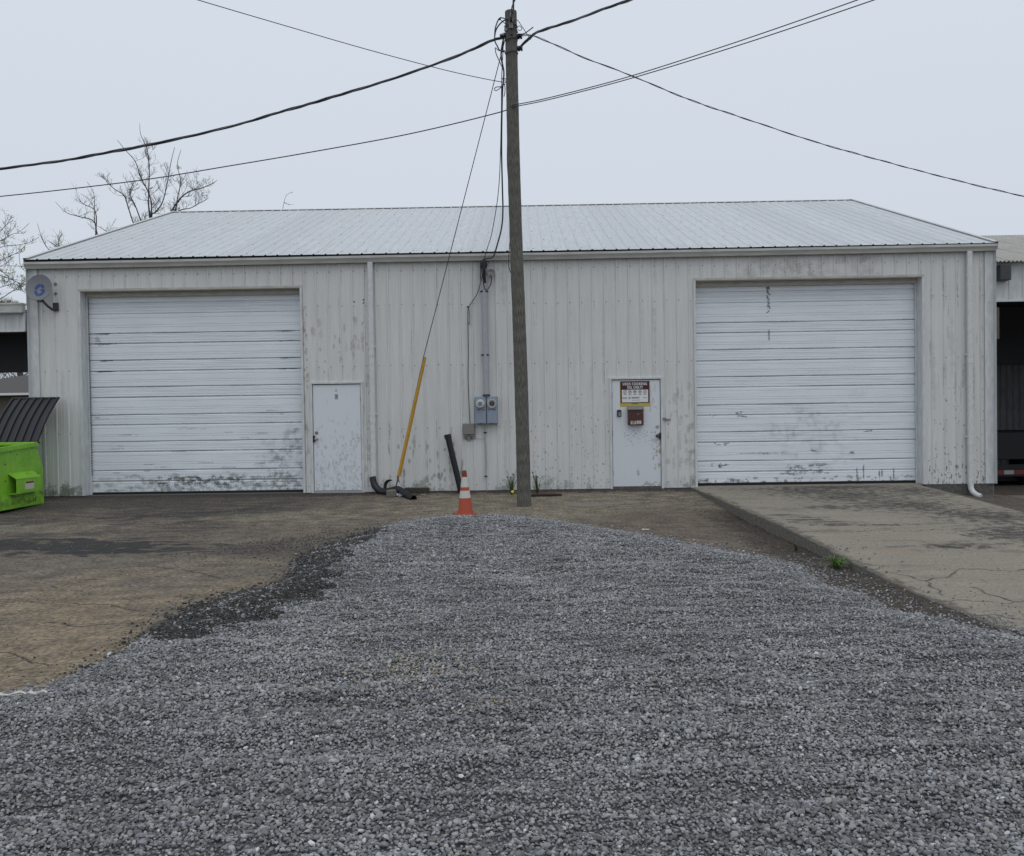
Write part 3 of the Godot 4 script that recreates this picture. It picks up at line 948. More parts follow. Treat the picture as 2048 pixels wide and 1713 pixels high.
func door_paint(left: bool) -> Paint:
	var w := 4.23 if left else 4.28
	var x0 := -8.18 if left else 3.54
	var p := paint(x0, 3.95, w, 4.0, 110.0, [231, 236, 240], 0.045, 0.05, 401 if left else 431, false)
	var line := [0.222, 0.43, 0.795, 0.99, 1.317, 1.51, 1.85, 2.05, 2.36, 2.57, 2.896, 3.09]
	var soot_and_shade := [92, 94, 94]
	if left:
		for y in [2.36, 2.57, 2.9, 3.09]:
			for k in 5:
				p.blot(x0 + 0.3 + rng.randf_range(-0.12, 0.14), y + 0.015 + rng.randf() * 0.02, rng.randf_range(0.05, 0.13), 0.009, [72, 72, 74], 0.7, 0.9)
				p.blot(x0 + w - 0.36 + rng.randf_range(-0.12, 0.14), y + 0.02 + rng.randf() * 0.02, rng.randf_range(0.05, 0.12), 0.008, [88, 88, 90], 0.6, 0.9)
		p.blot(x0 + 0.22, 2.98, 0.06, 0.09, [120, 120, 122], 0.4, 1.6)
		for i in 150:     # grime wiped over the lower right
			var t := rng.randf()
			p.blot(x0 + w * (0.84 + 0.12 * t) + rng.randfn(0.0, 0.16), 0.1 + 1.3 * pow(rng.randf(), 1.1) * (0.45 + 0.55 * t), rng.randf_range(0.03, 0.14), rng.randf_range(0.02, 0.07), soot_and_shade, rng.randf_range(0.06, 0.17), 1.7, 1.6)
		for i in 170:     # splashes along the foot
			p.blot(x0 + rng.randf_range(0.05, w - 0.1), 0.36 * pow(rng.randf(), 1.3), rng.randf_range(0.03, 0.22), rng.randf_range(0.012, 0.05), [104, 108, 106] if rng.randf() < 0.7 else [134, 140, 126], rng.randf_range(0.1, 0.34), 1.8, 2.2)
		for i in 60:
			p.blot(x0 + w * rng.randf_range(0.3, 0.7), rng.randf_range(0.16, 0.32), rng.randf_range(0.03, 0.12), rng.randf_range(0.01, 0.03), [72, 74, 74], rng.randf_range(0.2, 0.5), 1.8)
		for i in 26:
			p.blot(x0 + rng.randf_range(0.1, w - 0.1), rng.randf_range(0.4, 1.6), rng.randf_range(0.05, 0.2), 0.008, [150, 150, 150], 0.6, 1.4)
	else:
		for k in 26:      # black drip from the header
			p.blot(x0 + 1.45 + rng.randf_range(-0.025, 0.03), 3.8 - 0.5 * pow(k / 26.0, 1.1), rng.randf_range(0.01, 0.024), rng.randf_range(0.01, 0.024), [84, 84, 86], 0.6, 1.5)
		for k in 8:
			p.blot(x0 + 1.46, 2.98 - 0.025 * k, 0.018, 0.02, [140, 142, 146], 0.7, 1.0)
		for i in 90:      # exhaust smudge low in the middle
			p.blot(x0 + w * (0.53 + rng.randfn(0.0, 0.09)), 0.95 + rng.randfn(0.0, 0.42), rng.randf_range(0.06, 0.2), rng.randf_range(0.03, 0.1), [150, 149, 147], rng.randf_range(0.05, 0.13), 1.6, 1.4)
		for q in [[0.37, 1.36], [0.86, 1.4], [0.9, 1.33], [0.45, 0.82], [0.62, 0.8], [0.35, 0.41], [0.5, 0.41], [0.55, 0.38], [3.35, 1.0], [1.4, 0.62], [2.25, 0.66], [3.0, 0.6]]:
			for k in 4:
				p.blot(x0 + q[0] + rng.randf_range(-0.06, 0.06), q[1] + rng.randf_range(-0.03, 0.03), rng.randf_range(0.015, 0.06), rng.randf_range(0.006, 0.014), [96, 88, 82], 0.6, 1.6)
		for q in [3.12, 3.25, 3.55, 3.82, 3.14, 3.6]:
			p.blot(x0 + q, rng.randf_range(0.12, 0.3), 0.014, rng.randf_range(0.08, 0.17), [92, 98, 98], 0.7, 1.2)
		p.blot(x0 + 1.3, 0.62, 0.5, 0.007, [96, 94, 92], 0.7, 0.8)
		for i in 130:
			p.blot(x0 + rng.randf_range(0.05, w - 0.1), 0.16 * pow(rng.randf(), 1.5), rng.randf_range(0.01, 0.06), rng.randf_range(0.008, 0.03), [92, 94, 92], rng.randf_range(0.25, 0.6), 1.7)
		for i in 60:
			p.blot(x0 + w * rng.randf_range(0.4, 0.6), rng.randf_range(0.2, 0.4), rng.randf_range(0.02, 0.08), rng.randf_range(0.008, 0.02), [110, 110, 110], rng.randf_range(0.2, 0.5), 1.6)
	for y in line:        # groove dirt painted on the down-facing side, deepening its shade line
		for i in 14:
			p.blot(x0 + rng.randf_range(0, w), y + (0.037 if left else 0.057) + rng.randf_range(-0.002, 0.003), rng.randf_range(0.4, 1.2), 0.008, [150, 154, 160], rng.randf_range(0.2, 0.45), 0.4)
	return p

func roller_door(bd: Node3D, xa: float, xb: float, h: float, p: Paint, lift: float) -> void:
	var root := Node3D.new()
	root.name = "roller_door"
	bd.add_child(root, true)
	root.set_meta("label", "grimy left roller door" if xa < 0 else "right roller door at the head of the ramp")
	var m := painted(p, 0.38)
	var seam := [0.0, 0.43, 0.99, 1.51, 2.05, 2.57, 3.09, 3.68, 4.0]
	var mids := [0.222, 0.795, 1.317, 1.85, 2.36, 2.896, 3.47, 3.9]
	var d := 0.026
	for i in seam.size() - 1:
		var y0: float = seam[i] + 0.03 + lift
		var y1: float = minf(seam[i + 1] + 0.03 + lift, 4.05)
		var ym: float = mids[i] + 0.03 + lift
		var pr := [Vector2(y0, -d), Vector2(y0 + 0.012, 0)]
		for t in [0.3, 0.42, 0.78]:
			var q: float = lerpf(y0, ym, t)
			pr.append_array([Vector2(q - 0.009, 0), Vector2(q, -0.010), Vector2(q + 0.005, 0)])
		pr.append_array([Vector2(ym - 0.026, 0), Vector2(ym, -d), Vector2(ym + 0.010, 0)])
		for t in [0.25, 0.5, 0.62, 0.82]:
			var q: float = lerpf(ym, y1, t)
			pr.append_array([Vector2(q - 0.009, 0), Vector2(q, -0.010), Vector2(q + 0.005, 0)])
		pr.append_array([Vector2(y1 - 0.026, 0), Vector2(y1, -d)])
		var b := MB.new()
		b.uo = Vector2(p.x0, p.y1)
		b.us = Vector2(1.0 / (p.w / p.s), 1.0 / (p.h / p.s))
		var segs := 8
		for s in segs:
			var u0 := lerpf(xa + 0.03, xb - 0.03, float(s) / segs)
			var u1 := lerpf(xa + 0.03, xb - 0.03, float(s + 1) / segs)
			# old steel never hangs quite flat
			var w0 := 0.004 * sin(s * 1.9 + i * 2.3)
			var w1 := 0.004 * sin((s + 1) * 1.9 + i * 2.3)
			for k in pr.size() - 1:
				var a: Vector2 = pr[k]
				var c: Vector2 = pr[k + 1]
				b.quad(Vector3(u0, a.x, a.y - 0.24 + w0), Vector3(u1, a.x, a.y - 0.24 + w1), Vector3(u1, c.x, c.y - 0.24 + w1), Vector3(u0, c.x, c.y - 0.24 + w0))
		part(root, "door_section", b, m)
	var seal := MB.new()
	seal.span(Vector3(xa + 0.03, -0.03, -0.26), Vector3(xb - 0.03, 0.034 + lift, -0.225), 0.006)
	part(root, "bottom_seal", seal, M.rubber)
	# jambs, head and the trim that wraps the opening
	for s in [[xa, 1.0], [xb, -1.0]]:
		var b := MB.new()
		b.span(Vector3(s[0], 0.0, -0.3), Vector3(s[0] + s[1] * 0.012, h, 0.026))
		b.span(Vector3(s[0] - s[1] * 0.03, 0.0, 0.022), Vector3(s[0] + s[1] * 0.003, h + 0.03, 0.0275))
		b.span(Vector3(s[0] + s[1] * 0.012, 0.0, -0.215), Vector3(s[0] + s[1] * 0.05, h, -0.2), 0.003)
		part(root, "jamb", b, M.trim)
	if xa < 0:
		var ch := MB.new()
		var cy := 0.4
		while cy < 3.8:
			ch.box(Vector3(xa + 0.062, cy, -0.19), Vector3(0.016, 0.034, 0.012), 0.003)
			cy += 0.052
		part(root, "chain", ch, M.dark_metal).set_meta("kind", "stuff")
	var hd := MB.new()
	hd.span(Vector3(xa + 0.012, h - 0.012, -0.3), Vector3(xb - 0.012, h, 0.0265))
	hd.span(Vector3(xa - 0.03, h - 0.004, 0.0225), Vector3(xb + 0.03, h + 0.032, 0.029))
	hd.span(Vector3(xa + 0.012, h - 0.1, -0.2), Vector3(xb - 0.012, h - 0.013, -0.18), 0.003)
	part(root, "head_trim", hd, M.header)

func man_door(bd: Node3D, left: bool) -> void:
	var x0 := -3.755 if left else 1.948
	var x1 := x0 + 0.915
	var root := Node3D.new()
	root.name = "door"
	bd.add_child(root, true)
	root.set_meta("label", "scuffed white left door" if left else "white right door under the oil sign")
	var p := paint(x0, 2.1, 0.915, 2.1, 200.0, [221, 225, 230] if left else [216, 220, 225], 0.012, 0.05, 461 if left else 481)
	if left:
		for i in 150:
			var y := 1.75 * rng.randf() * (0.4 + 0.6 * rng.randf())
			var q := Vector2(x0 + rng.randf_range(0.06, 0.87), y)
			p.blot(q.x, q.y, rng.randf_range(0.008, 0.026), rng.randf_range(0.015, 0.07), [186, 189, 191] if i % 3 else [180, 179, 172], rng.randf_range(0.3, 0.65), 1.7, 2.6)
		for i in 120:
			p.blot(x0 + rng.randf_range(0.03, 0.9), 0.5 * pow(rng.randf(), 1.2), rng.randf_range(0.005, 0.016), rng.randf_range(0.01, 0.05), [172, 174, 173], rng.randf_range(0.25, 0.55), 1.6, 2.6)
		for k in 5:
			p.blot(x0 + 0.455 + rng.randf_range(-0.02, 0.02), 1.93 + rng.randf_range(-0.02, 0.04), 0.014, 0.012, [172, 158, 150], 0.7, 1.4)
	else:
		for i in 80:
			p.blot(x0 + rng.randf_range(0.2, 0.85), 1.12 - 0.3 * rng.randf() * rng.randf() - (0.1 * rng.randf()), rng.randf_range(0.004, 0.012), rng.randf_range(0.005, 0.016), [140, 142, 147], 0.55, 1.2)
		for i in 46:
			p.blot(x0 + 0.9 - 0.16 * pow(rng.randf(), 1.6), 0.93 - 0.55 * pow(rng.randf(), 1.6), rng.randf_range(0.008, 0.03), rng.randf_range(0.01, 0.04), [146, 133, 108], rng.randf_range(0.25, 0.55), 1.8, 2.4)
		p.blot(x0 + 0.48, 0.3, 0.025, 0.06, [150, 148, 132], 0.6, 1.2)
		for i in 26:
			p.blot(x0 + rng.randf_range(0.55, 0.9), rng.randf_range(0.02, 0.12), 0.03, 0.01, [140, 138, 128], 0.5, 1.7)
		for i in 14:
			p.blot(x0 + rng.randf_range(0.68, 0.85), rng.randf_range(1.45, 1.95), 0.02, rng.randf_range(0.03, 0.09), [192, 196, 194], 0.6, 1.9)
	var slab := MB.new()
	slab.uo = Vector2(p.x0, p.y1)
	slab.us = Vector2(1.0 / 0.915, 1.0 / 2.1)
	slab.box(Vector3((x0 + x1) / 2, 1.045, -0.022), Vector3(0.909, 2.022, 0.044), 0.004)
	part(root, "leaf", slab, painted(p, 0.5))
	var fr := MB.new()
	fr.span(Vector3(x0 - 0.05, -0.01, -0.09), Vector3(x0 - 0.006, 2.07, 0.03), 0.004)
	fr.span(Vector3(x1 + 0.006, -0.01, -0.09), Vector3(x1 + 0.05, 2.07, 0.03), 0.004)
	fr.span(Vector3(x0 - 0.05, 2.07, -0.09), Vector3(x1 + 0.05, 2.112, 0.03), 0.004)
	part(root, "frame", fr, M.trim)
	var bk := MB.new()
	bk.span(Vector3(x0 - 0.01, 0.0, -0.1), Vector3(x1 + 0.01, 2.08, -0.07))
	part(root, "stop", bk, M.rubber)
	var sl := MB.new()
	sl.span(Vector3(x0 - 0.005, -0.02, -0.06), Vector3(x1 + 0.005, 0.026, 0.012), 0.004)
	part(root, "sill", sl, M.alu if left else M.footing)
	var hx := x1 + 0.003 if left else x0 - 0.003
	for y in [0.3, 1.05, 1.78]:
		var b := MB.new()
		b.lathe(Vector3(hx, y - 0.055, 0.006), Vector3.UP, [Vector2(0, 0), Vector2(0.009, 0), Vector2(0.009, 0.11), Vector2(0, 0.11)], 10)
		part(root, "hinge", b, M.dark_metal)
	var kx := x0 + 0.062 if left else x1 - 0.062
	var knob := MB.new()
	knob.lathe(Vector3(kx, 1.03 if left else 0.99, 0), Vector3(0, 0, 1), [Vector2(0.033, 0), Vector2(0.033, 0.006), Vector2(0.013, 0.012), Vector2(0.012, 0.035), Vector2(0.027, 0.045), Vector2(0.03, 0.062), Vector2(0.022, 0.075), Vector2(0, 0.078)], 20)
	part(root, "knob", knob, M.alu if left else M.dark_metal)
	var db := MB.new()
	db.lathe(Vector3(kx, 1.145 if left else 1.17, 0), Vector3(0, 0, 1), [Vector2(0.032, 0), Vector2(0.031, 0.012), Vector2(0.024, 0.02), Vector2(0.012, 0.021), Vector2(0.01, 0.016), Vector2(0, 0.016)], 20)
	part(root, "deadbolt", db, M.brass if left else M.alu)
	var gd := MB.new()
	var gx := x0 + 0.014 if left else x1 - 0.014
	gd.span(Vector3(gx - 0.02, 0.97 if left else 0.93, 0.0), Vector3(gx + 0.02, 1.09 if left else 1.05, 0.034), 0.004)
	part(root, "latch_guard", gd, M.black_metal)
	if left:
		var pl := MB.new()
		pl.span(Vector3(-3.33, 1.78, 0.0), Vector3(-3.275, 1.875, 0.004))
		var o := part(root, "number_plate", pl, M.black_metal)
		var wp := MB.new()
		wp.span(Vector3(-3.322, 1.788, 0.004), Vector3(-3.283, 1.867, 0.0055))
		part(o, "face", wp, M.white)
		lettering(o, "8", Vector3(-3.3025, 1.8275, 0.007), 0.06, M.ink, 0.028)

# ------------------------------------------------------------------ fittings on the wall and doors
func arc_piece(b: MB, mid: Vector2, r0: float, r1: float, a0: float, a1: float, z0: float, z1: float, fr := Transform3D()) -> void:
	var n := maxi(2, int(absf(a1 - a0) / 0.2))
	for i in n:
		var p := lerpf(a0, a1, float(i) / n)
		var q := lerpf(a0, a1, float(i + 1) / n)
		b.prism([mid + Vector2(cos(p), sin(p)) * r0, mid + Vector2(cos(p), sin(p)) * r1, mid + Vector2(cos(q), sin(q)) * r1, mid + Vector2(cos(q), sin(q)) * r0], z0, z1, fr)

func build_fittings() -> void:
	# sign on the right door
	var s := thing("door_sign", "maroon and white sign with yellow bottom strip about used cooking oil", "sign", Vector3(2.385, 1.81, 0.0))
	var b := MB.new()
	b.span(Vector3(-0.275, -0.19, 0.001), Vector3(0.275, 0.225, 0.004))
	part(s, "board", b, M.maroon)
	b = MB.new()
	b.span(Vector3(-0.285, -0.262, 0.0005), Vector3(0.285, 0.226, 0.0015))
	part(s, "backing_sheet", b, M.sign_yellow)
	b = MB.new()
	b.span(Vector3(-0.248, -0.175, 0.004), Vector3(0.248, 0.062, 0.0055))
	part(s, "white_panel", b, M.white)
	lettering(s, "USED COOKING", Vector3(0, 0.172, 0.005), 0.05, M.white, 0.46)
	lettering(s, "OIL ONLY!", Vector3(0, 0.108, 0.005), 0.05, M.white, 0.29)
	for i in 5:
		var ic := MB.new()
		var mid := Vector2(-0.19 + 0.095 * i, 0.022)
		arc_piece(ic, mid, 0.025, 0.032, 0, TAU, 0.0056, 0.007)
		if i == 0 or i == 4:
			ic.prism([mid + Vector2(-0.012, -0.018), mid + Vector2(-0.004, -0.02), mid + Vector2(0.012, 0.018), mid + Vector2(0.004, 0.02)], 0.0056, 0.007)
		elif i == 2:
			ic.prism([mid + Vector2(-0.02, 0.012), mid + Vector2(0.0, -0.02), mid + Vector2(0.02, 0.012), mid + Vector2(0.0, 0.002)], 0.0056, 0.007)
		else:
			ic.prism([mid + Vector2(-0.014, 0.014), mid + Vector2(-0.008, -0.012), mid + Vector2(0.008, -0.012), mid + Vector2(0.016, 0.008)], 0.0056, 0.007)
		ic.span(Vector3(mid.x - 0.03, mid.y - 0.052, 0.0056), Vector3(mid.x + 0.028, mid.y - 0.044, 0.0065))
		part(s, "pictogram", ic, M.ink)
	b = MB.new()
	arc_piece(b, Vector2(-0.1, -0.092), 0.012, 0.023, 0.6, 5.4, 0.0056, 0.007)
	part(s, "logo", b, M.maroon)
	lettering(s, "MAHONEY", Vector3(0.01, -0.09, 0.0065), 0.028, M.maroon, 0.15)
	b = MB.new()
	for q in [[-0.2, -0.085, 0.05], [-0.19, -0.105, 0.04], [0.19, -0.092, 0.035], [-0.035, -0.136, 0.018], [0.015, -0.136, 0.016], [0.065, -0.136, 0.022], [-0.06, 0.072, 0.055], [0.05, 0.072, 0.04]]:
		b.span(Vector3(q[0] - q[2], q[1] - 0.005, 0.0056), Vector3(q[0] + q[2], q[1] + 0.005, 0.0066))
	part(s, "small_print", b, M.grey_ink)
	b = MB.new()
	b.span(Vector3(-0.06, -0.21, 0.0015), Vector3(0.06, -0.2, 0.003))
	part(s, "strip_print", b, M.ink)
	# maroon drop box
	s = thing("drop_box", "maroon metal drop box with grey lid and stuck-on numbers on right door", "box", Vector3(2.385, 1.2, 0.0))
	b = MB.new()
	b.prism([Vector2(0.001, 0.02), Vector2(0.1, 0.0), Vector2(0.1, 0.3), Vector2(0.001, 0.36)], -0.145, 0.145, Transform3D(Basis(Vector3(0, 0, 1), Vector3.UP, Vector3(1, 0, 0)), Vector3.ZERO))
	part(s, "body", b, M.maroon_metal)
	b = MB.new()
	b.prism([Vector2(0.0, 0.37), Vector2(0.0, 0.36), Vector2(0.118, 0.29), Vector2(0.12, 0.302)], -0.152, 0.152, Transform3D(Basis(Vector3(0, 0, 1), Vector3.UP, Vector3(1, 0, 0)), Vector3.ZERO))
	part(s, "lid", b, M.grey_metal)
	b = MB.new()
	b.span(Vector3(-0.098, 0.018, 0.1), Vector3(0.0, 0.082, 0.1015))
	b.span(Vector3(0.012, 0.024, 0.1), Vector3(0.1, 0.086, 0.1015))
	part(s, "number_sticker", b, M.dull_white)
	lettering(s, "197", Vector3(-0.049, 0.05, 0.1025), 0.056, M.ink, 0.07)
	lettering(s, "-C", Vector3(0.05, 0.054, 0.1025), 0.05, M.grey_ink, 0.05)
	b = MB.new()
	b.prism([Vector2(0.03, 0.195), Vector2(0.055, 0.215), Vector2(0.06, 0.225), Vector2(0.036, 0.21)], 0.1, 0.1012)
	b.prism([Vector2(0.1, 0.235), Vector2(0.115, 0.24), Vector2(0.11, 0.247)], 0.1, 0.1012)
	part(s, "paint_chip", b, M.dull_white)
	# key safe
	s = thing("key_safe", "small dark grey key safe beside drop box on right door", "lock box", Vector3(2.08, 1.43, 0.0))
	b = MB.new()
	b.box(Vector3(0, 0, 0.018), Vector3(0.08, 0.13, 0.036), 0.01)
	part(s, "case", b, M.black_plastic)
	b = MB.new()
	b.box(Vector3(0.004, -0.012, 0.038), Vector3(0.046, 0.085, 0.006), 0.002)
	part(s, "cover", b, M.grey_metal)
	b = MB.new()
	b.lathe(Vector3(0.0, 0.03, 0.036), Vector3(0, 0, 1), [Vector2(0.014, 0), Vector2(0.012, 0.008), Vector2(0, 0.009)], 14)
	part(s, "dial", b, M.black_metal)
	# hasp to the right of the right door
	s = thing("hasp", "grey steel hasp swung open on wall right of right door", "hasp", Vector3(2.9, 1.29, 0.03))
	b = MB.new()
	b.box(Vector3(0.035, 0.02, 0.004), Vector3(0.07, 0.05, 0.006), 0.001)
	part(s, "hinge_leaf", b, M.grey_metal)
	b = MB.new()
	b.box(Vector3(0.1, 0.005, 0.01), Vector3(0.09, 0.035, 0.008), 0.002)
	part(s, "strap", b, M.grey_metal)
	# electric meters
	s = thing("meter_cabinet", "blue grey twin electric meter cabinet fixed to wall left of pole", "electric meter", Vector3(-0.435, 1.27, 0.02))
	b = MB.new()
	b.box(Vector3(0, 0.255, 0.06), Vector3(0.435, 0.52, 0.12), 0.008)
	part(s, "cabinet", b, M.meter_blue)
	for q in [-1.0, 1.0]:
		b = MB.new()
		b.box(Vector3(q * 0.105, 0.135, 0.125), Vector3(0.19, 0.25, 0.012), 0.004)
		part(s, "lower_cover", b, M.meter_blue)
		b = MB.new()
		b.box(Vector3(q * 0.105, 0.385, 0.123), Vector3(0.19, 0.225, 0.008), 0.003)
		part(s, "upper_cover", b, M.meter_blue)
	b = MB.new()
	b.span(Vector3(-0.008, 0.0, 0.119), Vector3(0.008, 0.5, 0.1215))
	part(s, "centre_gap", b, M.dark_metal)
	b = MB.new()
	for q in [-0.15, -0.055, 0.05, 0.12, 0.16]:
		b.box(Vector3(q, 0.262, 0.133), Vector3(0.018, 0.02, 0.012), 0.002)
	for q in [-0.11, 0.1]:
		b.box(Vector3(q, 0.006, 0.13), Vector3(0.05, 0.012, 0.02), 0.002)
	part(s, "latch", b, M.dark_metal)
	var mt := MB.new()
	mt.lathe(Vector3(-0.115, 0.375, 0.127), Vector3(0, 0, 1), [Vector2(0.086, 0), Vector2(0.086, 0.02), Vector2(0.078, 0.024), Vector2(0.076, 0.075), Vector2(0.066, 0.09), Vector2(0, 0.094)], 28)
	var mo := part(s, "live_meter", mt, M.meter_glass)
	b = MB.new()
	b.lathe(Vector3(-0.115, 0.375, 0.221), Vector3(0, 0, 1), [Vector2(0.04, 0), Vector2(0.038, 0.002), Vector2(0, 0.002)], 20)
	part(mo, "dial", b, M.grey_ink)
	b = MB.new()
	b.lathe(Vector3(0.105, 0.378, 0.127), Vector3(0, 0, 1), [Vector2(0.09, 0), Vector2(0.09, 0.02), Vector2(0.078, 0.024), Vector2(0.077, 0.008), Vector2(0, 0.006)], 28)
	mo = part(s, "empty_socket", b, M.alu)
	b = MB.new()
	b.lathe(Vector3(0.105, 0.378, 0.134), Vector3(0, 0, 1), [Vector2(0.076, 0), Vector2(0, 0.001)], 24)
	part(mo, "blank_disc", b, M.brown_disc)
	b = MB.new()
	b.span(Vector3(0.1, 0.335, 0.136), Vector3(0.109, 0.42, 0.15))
	part(mo, "terminal_bar", b, M.brass)
	# service mast
	s = thing("service_mast", "grey conduit mast with hooded weatherhead running up wall to gutter", "conduit", Vector3(-0.435, 1.79, 0.1))
	b = MB.new()
	b.tube([Vector3(0, 0, 0), Vector3(-0.012, 2.42, 0)], [0.056, 0.056], 18)
	part(s, "pipe", b, M.conduit)
	b = MB.new()
	b.lathe(Vector3(0, 0.0, 0), Vector3.UP, [Vector2(0.075, 0), Vector2(0.075, 0.02), Vector2(0.065, 0.035), Vector2(0.056, 0.04)], 18)
	part(s, "hub", b, M.dark_metal)
	for y in [0.78, 1.98]:
		b = MB.new()
		for q in [-0.04, 0.04]:
			b.box(Vector3(q - 0.01, y, 0.04), Vector3(0.034, 0.028, 0.03), 0.006)
		b.box(Vector3(-0.01, y, -0.03), Vector3(0.15, 0.03, 0.06), 0.004)
		part(s, "strap", b, M.black_metal)
	b = MB.new()
	b.lathe(Vector3(-0.012, 2.4, 0), Vector3(0, 1, 0.25), [Vector2(0.05, 0), Vector2(0.062, 0.03), Vector2(0.07, 0.1), Vector2(0.055, 0.15), Vector2(0.02, 0.175), Vector2(0, 0.178)], 16)
	b.lathe(Vector3(-0.012, 2.44, 0.05), Vector3(0, -0.3, 1), [Vector2(0.052, 0), Vector2(0.058, 0.05), Vector2(0.045, 0.085), Vector2(0, 0.09)], 14)
	part(s, "weatherhead", b, M.black_plastic)
	for q in [0.0, 0.02, -0.02]:
		b = MB.new()
		b.tube([Vector3(-0.01 + q, 2.46, 0.12), Vector3(q, 2.36, 0.16), Vector3(0.0 + q, 2.2, 0.13), Vector3(0.01 + q, 2.12, 0.1)], [0.01, 0.011, 0.01, 0.009], 7)
		part(s, "conductor", b, M.black_plastic)
	b = MB.new()
	b.tube([Vector3(0.0, 2.26, 0.15), Vector3(-0.02, 2.1, 0.13), Vector3(0.01, 2.0, 0.12), Vector3(0.06, 2.0, 0.12), Vector3(0.12, 2.08, 0.12), Vector3(0.14, 2.2, 0.1), Vector3(0.12, 2.3, 0.06)], [0.009], 7)
	part(s, "drip_loop", b, M.black_plastic)
	b = MB.new()
	b.tube([Vector3(-0.04, 2.5, 0.1), Vector3(-0.07, 2.42, 0.12), Vector3(-0.075, 2.2, 0.1), Vector3(-0.055, 2.16, 0.1), Vector3(-0.04, 2.24, 0.1), Vector3(-0.05, 2.4, 0.1)], [0.008], 6)
	part(s, "spare_coil", b, M.black_plastic)
	s = thing("wall_floodlight", "small round grey floodlight on wall beside the weatherhead", "lamp", Vector3(-0.3, 4.11, 0.0))
	b = MB.new()
	b.lathe(Vector3(0, 0.02, 0.0), Vector3(0, 0, 1), [Vector2(0.05, 0), Vector2(0.05, 0.03), Vector2(0.02, 0.05), Vector2(0.018, 0.1), Vector2(0, 0.1)], 14)
	part(s, "bracket", b, M.grey_metal)
	b = MB.new()
	b.lathe(Vector3(-0.02, 0.03, 0.09), Vector3(0.15, -0.35, 1), [Vector2(0.02, -0.03), Vector2(0.05, 0.0), Vector2(0.078, 0.06), Vector2(0.082, 0.075), Vector2(0.07, 0.078), Vector2(0, 0.06)], 20)
	part(s, "head", b, M.alu)
	# telephone box and its bits
	s = thing("telephone_box", "grey plastic telephone junction box on wall below meter cabinet", "junction box", Vector3(-0.78, 1.03, 0.02))
	b = MB.new()
	b.box(Vector3(0, 0.145, 0.04), Vector3(0.215, 0.21, 0.08), 0.01)
	part(s, "cover", b, M.grey_plastic)
	b = MB.new()
	b.box(Vector3(0.012, 0.1, 0.012), Vector3(0.225, 0.29, 0.024), 0.006)
	b.box(Vector3(0.06, 0.025, 0.04), Vector3(0.05, 0.035, 0.04), 0.006)
	b.box(Vector3(-0.06, 0.025, 0.04), Vector3(0.05, 0.035, 0.04), 0.006)
	part(s, "backplate", b, M.grey_plastic_2)
	b = MB.new()
	b.tube([Vector3(-0.05, 0.02, 0.05), Vector3(-0.055, -0.05, 0.05), Vector3(-0.02, -0.085, 0.05), Vector3(0.02, -0.085, 0.05), Vector3(0.045, -0.05, 0.05), Vector3(0.045, 0.02, 0.05)], [0.006], 6)
	part(s, "cable_loop", b, M.black_plastic)
	s = thing("ground_conduit", "thin grey earthing conduit running down wall beneath the meter cabinet", "conduit", Vector3(-0.47, 0.02, 0.05))
	b = MB.new()
	b.tube([Vector3(0, 0.22, 0), Vector3(0, 0.8, 0), Vector3(-0.004, 1.26, 0)], [0.015], 10)
	b.tube([Vector3(0.01, 0.95, 0.012), Vector3(0.02, 0.5, 0.01), Vector3(0.005, 0.2, 0.01), Vector3(0.015, -0.03, 0.0)], [0.005], 6)
	part(s, "pipe", b, M.conduit)
	for y in [0.25, 1.08]:
		b = MB.new()
		b.box(Vector3(0, y, -0.005), Vector3(0.06, 0.025, 0.05), 0.004)
		part(s, "strap", b, M.black_metal)
	b = MB.new()
	b.tube([Vector3(-0.2, 0.965, -0.02), Vector3(0.0, 0.965, -0.015)], [0.005], 6)
	part(s, "bond_wire", b, M.conduit)
	# black standpipe leaning on the wall
	s = thing("standpipe", "capped black drain pipe leaning left out of the ground behind cone", "pipe", Vector3(-0.93, -0.05, 0.18))
	b = MB.new()
	var pp := []
	for i in 13:
		pp.append(Vector3(-0.245 * i / 12.0, 1.1 * i / 12.0, -0.02))
	b.tube(pp, [0.057], 18)
	part(s, "pipe", b, M.black_plastic)
	b = MB.new()
	b.tube([Vector3(-0.234, 1.05, -0.02), Vector3(-0.236, 1.06, -0.02), Vector3(-0.25, 1.12, -0.02), Vector3(-0.252, 1.13, -0.02)], [0.06, 0.068, 0.068, 0.058], 18)
	part(s, "cap", b, M.black_plastic)
	# satellite dish
	s = thing("satellite_dish", "small round grey satellite dish with blue stencilled letter on wall corner", "dish", Vector3(-8.655, 3.6, 0.02))
	b = MB.new()
	b.box(Vector3(0.02, 0.02, 0.01), Vector3(0.11, 0.16, 0.02), 0.004)
	part(s, "wall_plate", b, M.dark_metal)
	b = MB.new()
	b.tube([Vector3(0.02, -0.02, 0.02), Vector3(0.0, -0.04, 0.1), Vector3(-0.04, 0.02, 0.2), Vector3(-0.14, 0.14, 0.22)], [0.024], 10)
	part(s, "arm", b, M.dark_metal)
	var aim := Vector3(0.12, 0.3, 1).normalized()
	var right := Vector3.UP.cross(aim).normalized()
	var fr := Transform3D(Basis(right, aim.cross(right), aim), Vector3(-0.17, 0.36, 0.25))
	b = MB.new()
	var rows := 8
	for side in [0.0, -0.008]:
		for i in rows:
			for k in 40:
				var q := []
				for e in [[i, k], [i, k + 1], [i + 1, k + 1], [i + 1, k]]:
					var r: float = float(e[0]) / rows
					var a: float = TAU * e[1] / 40.0
					q.append(fr * Vector3(0.226 * r * cos(a), 0.262 * r * sin(a), -0.055 * (1.0 - r * r) + side))
				b.face(q, fr * Vector3(0, 0, -2.0 if side == 0.0 else 2.0))
	part(s, "reflector", b, M.dish)
	b = MB.new()
	var rim := []
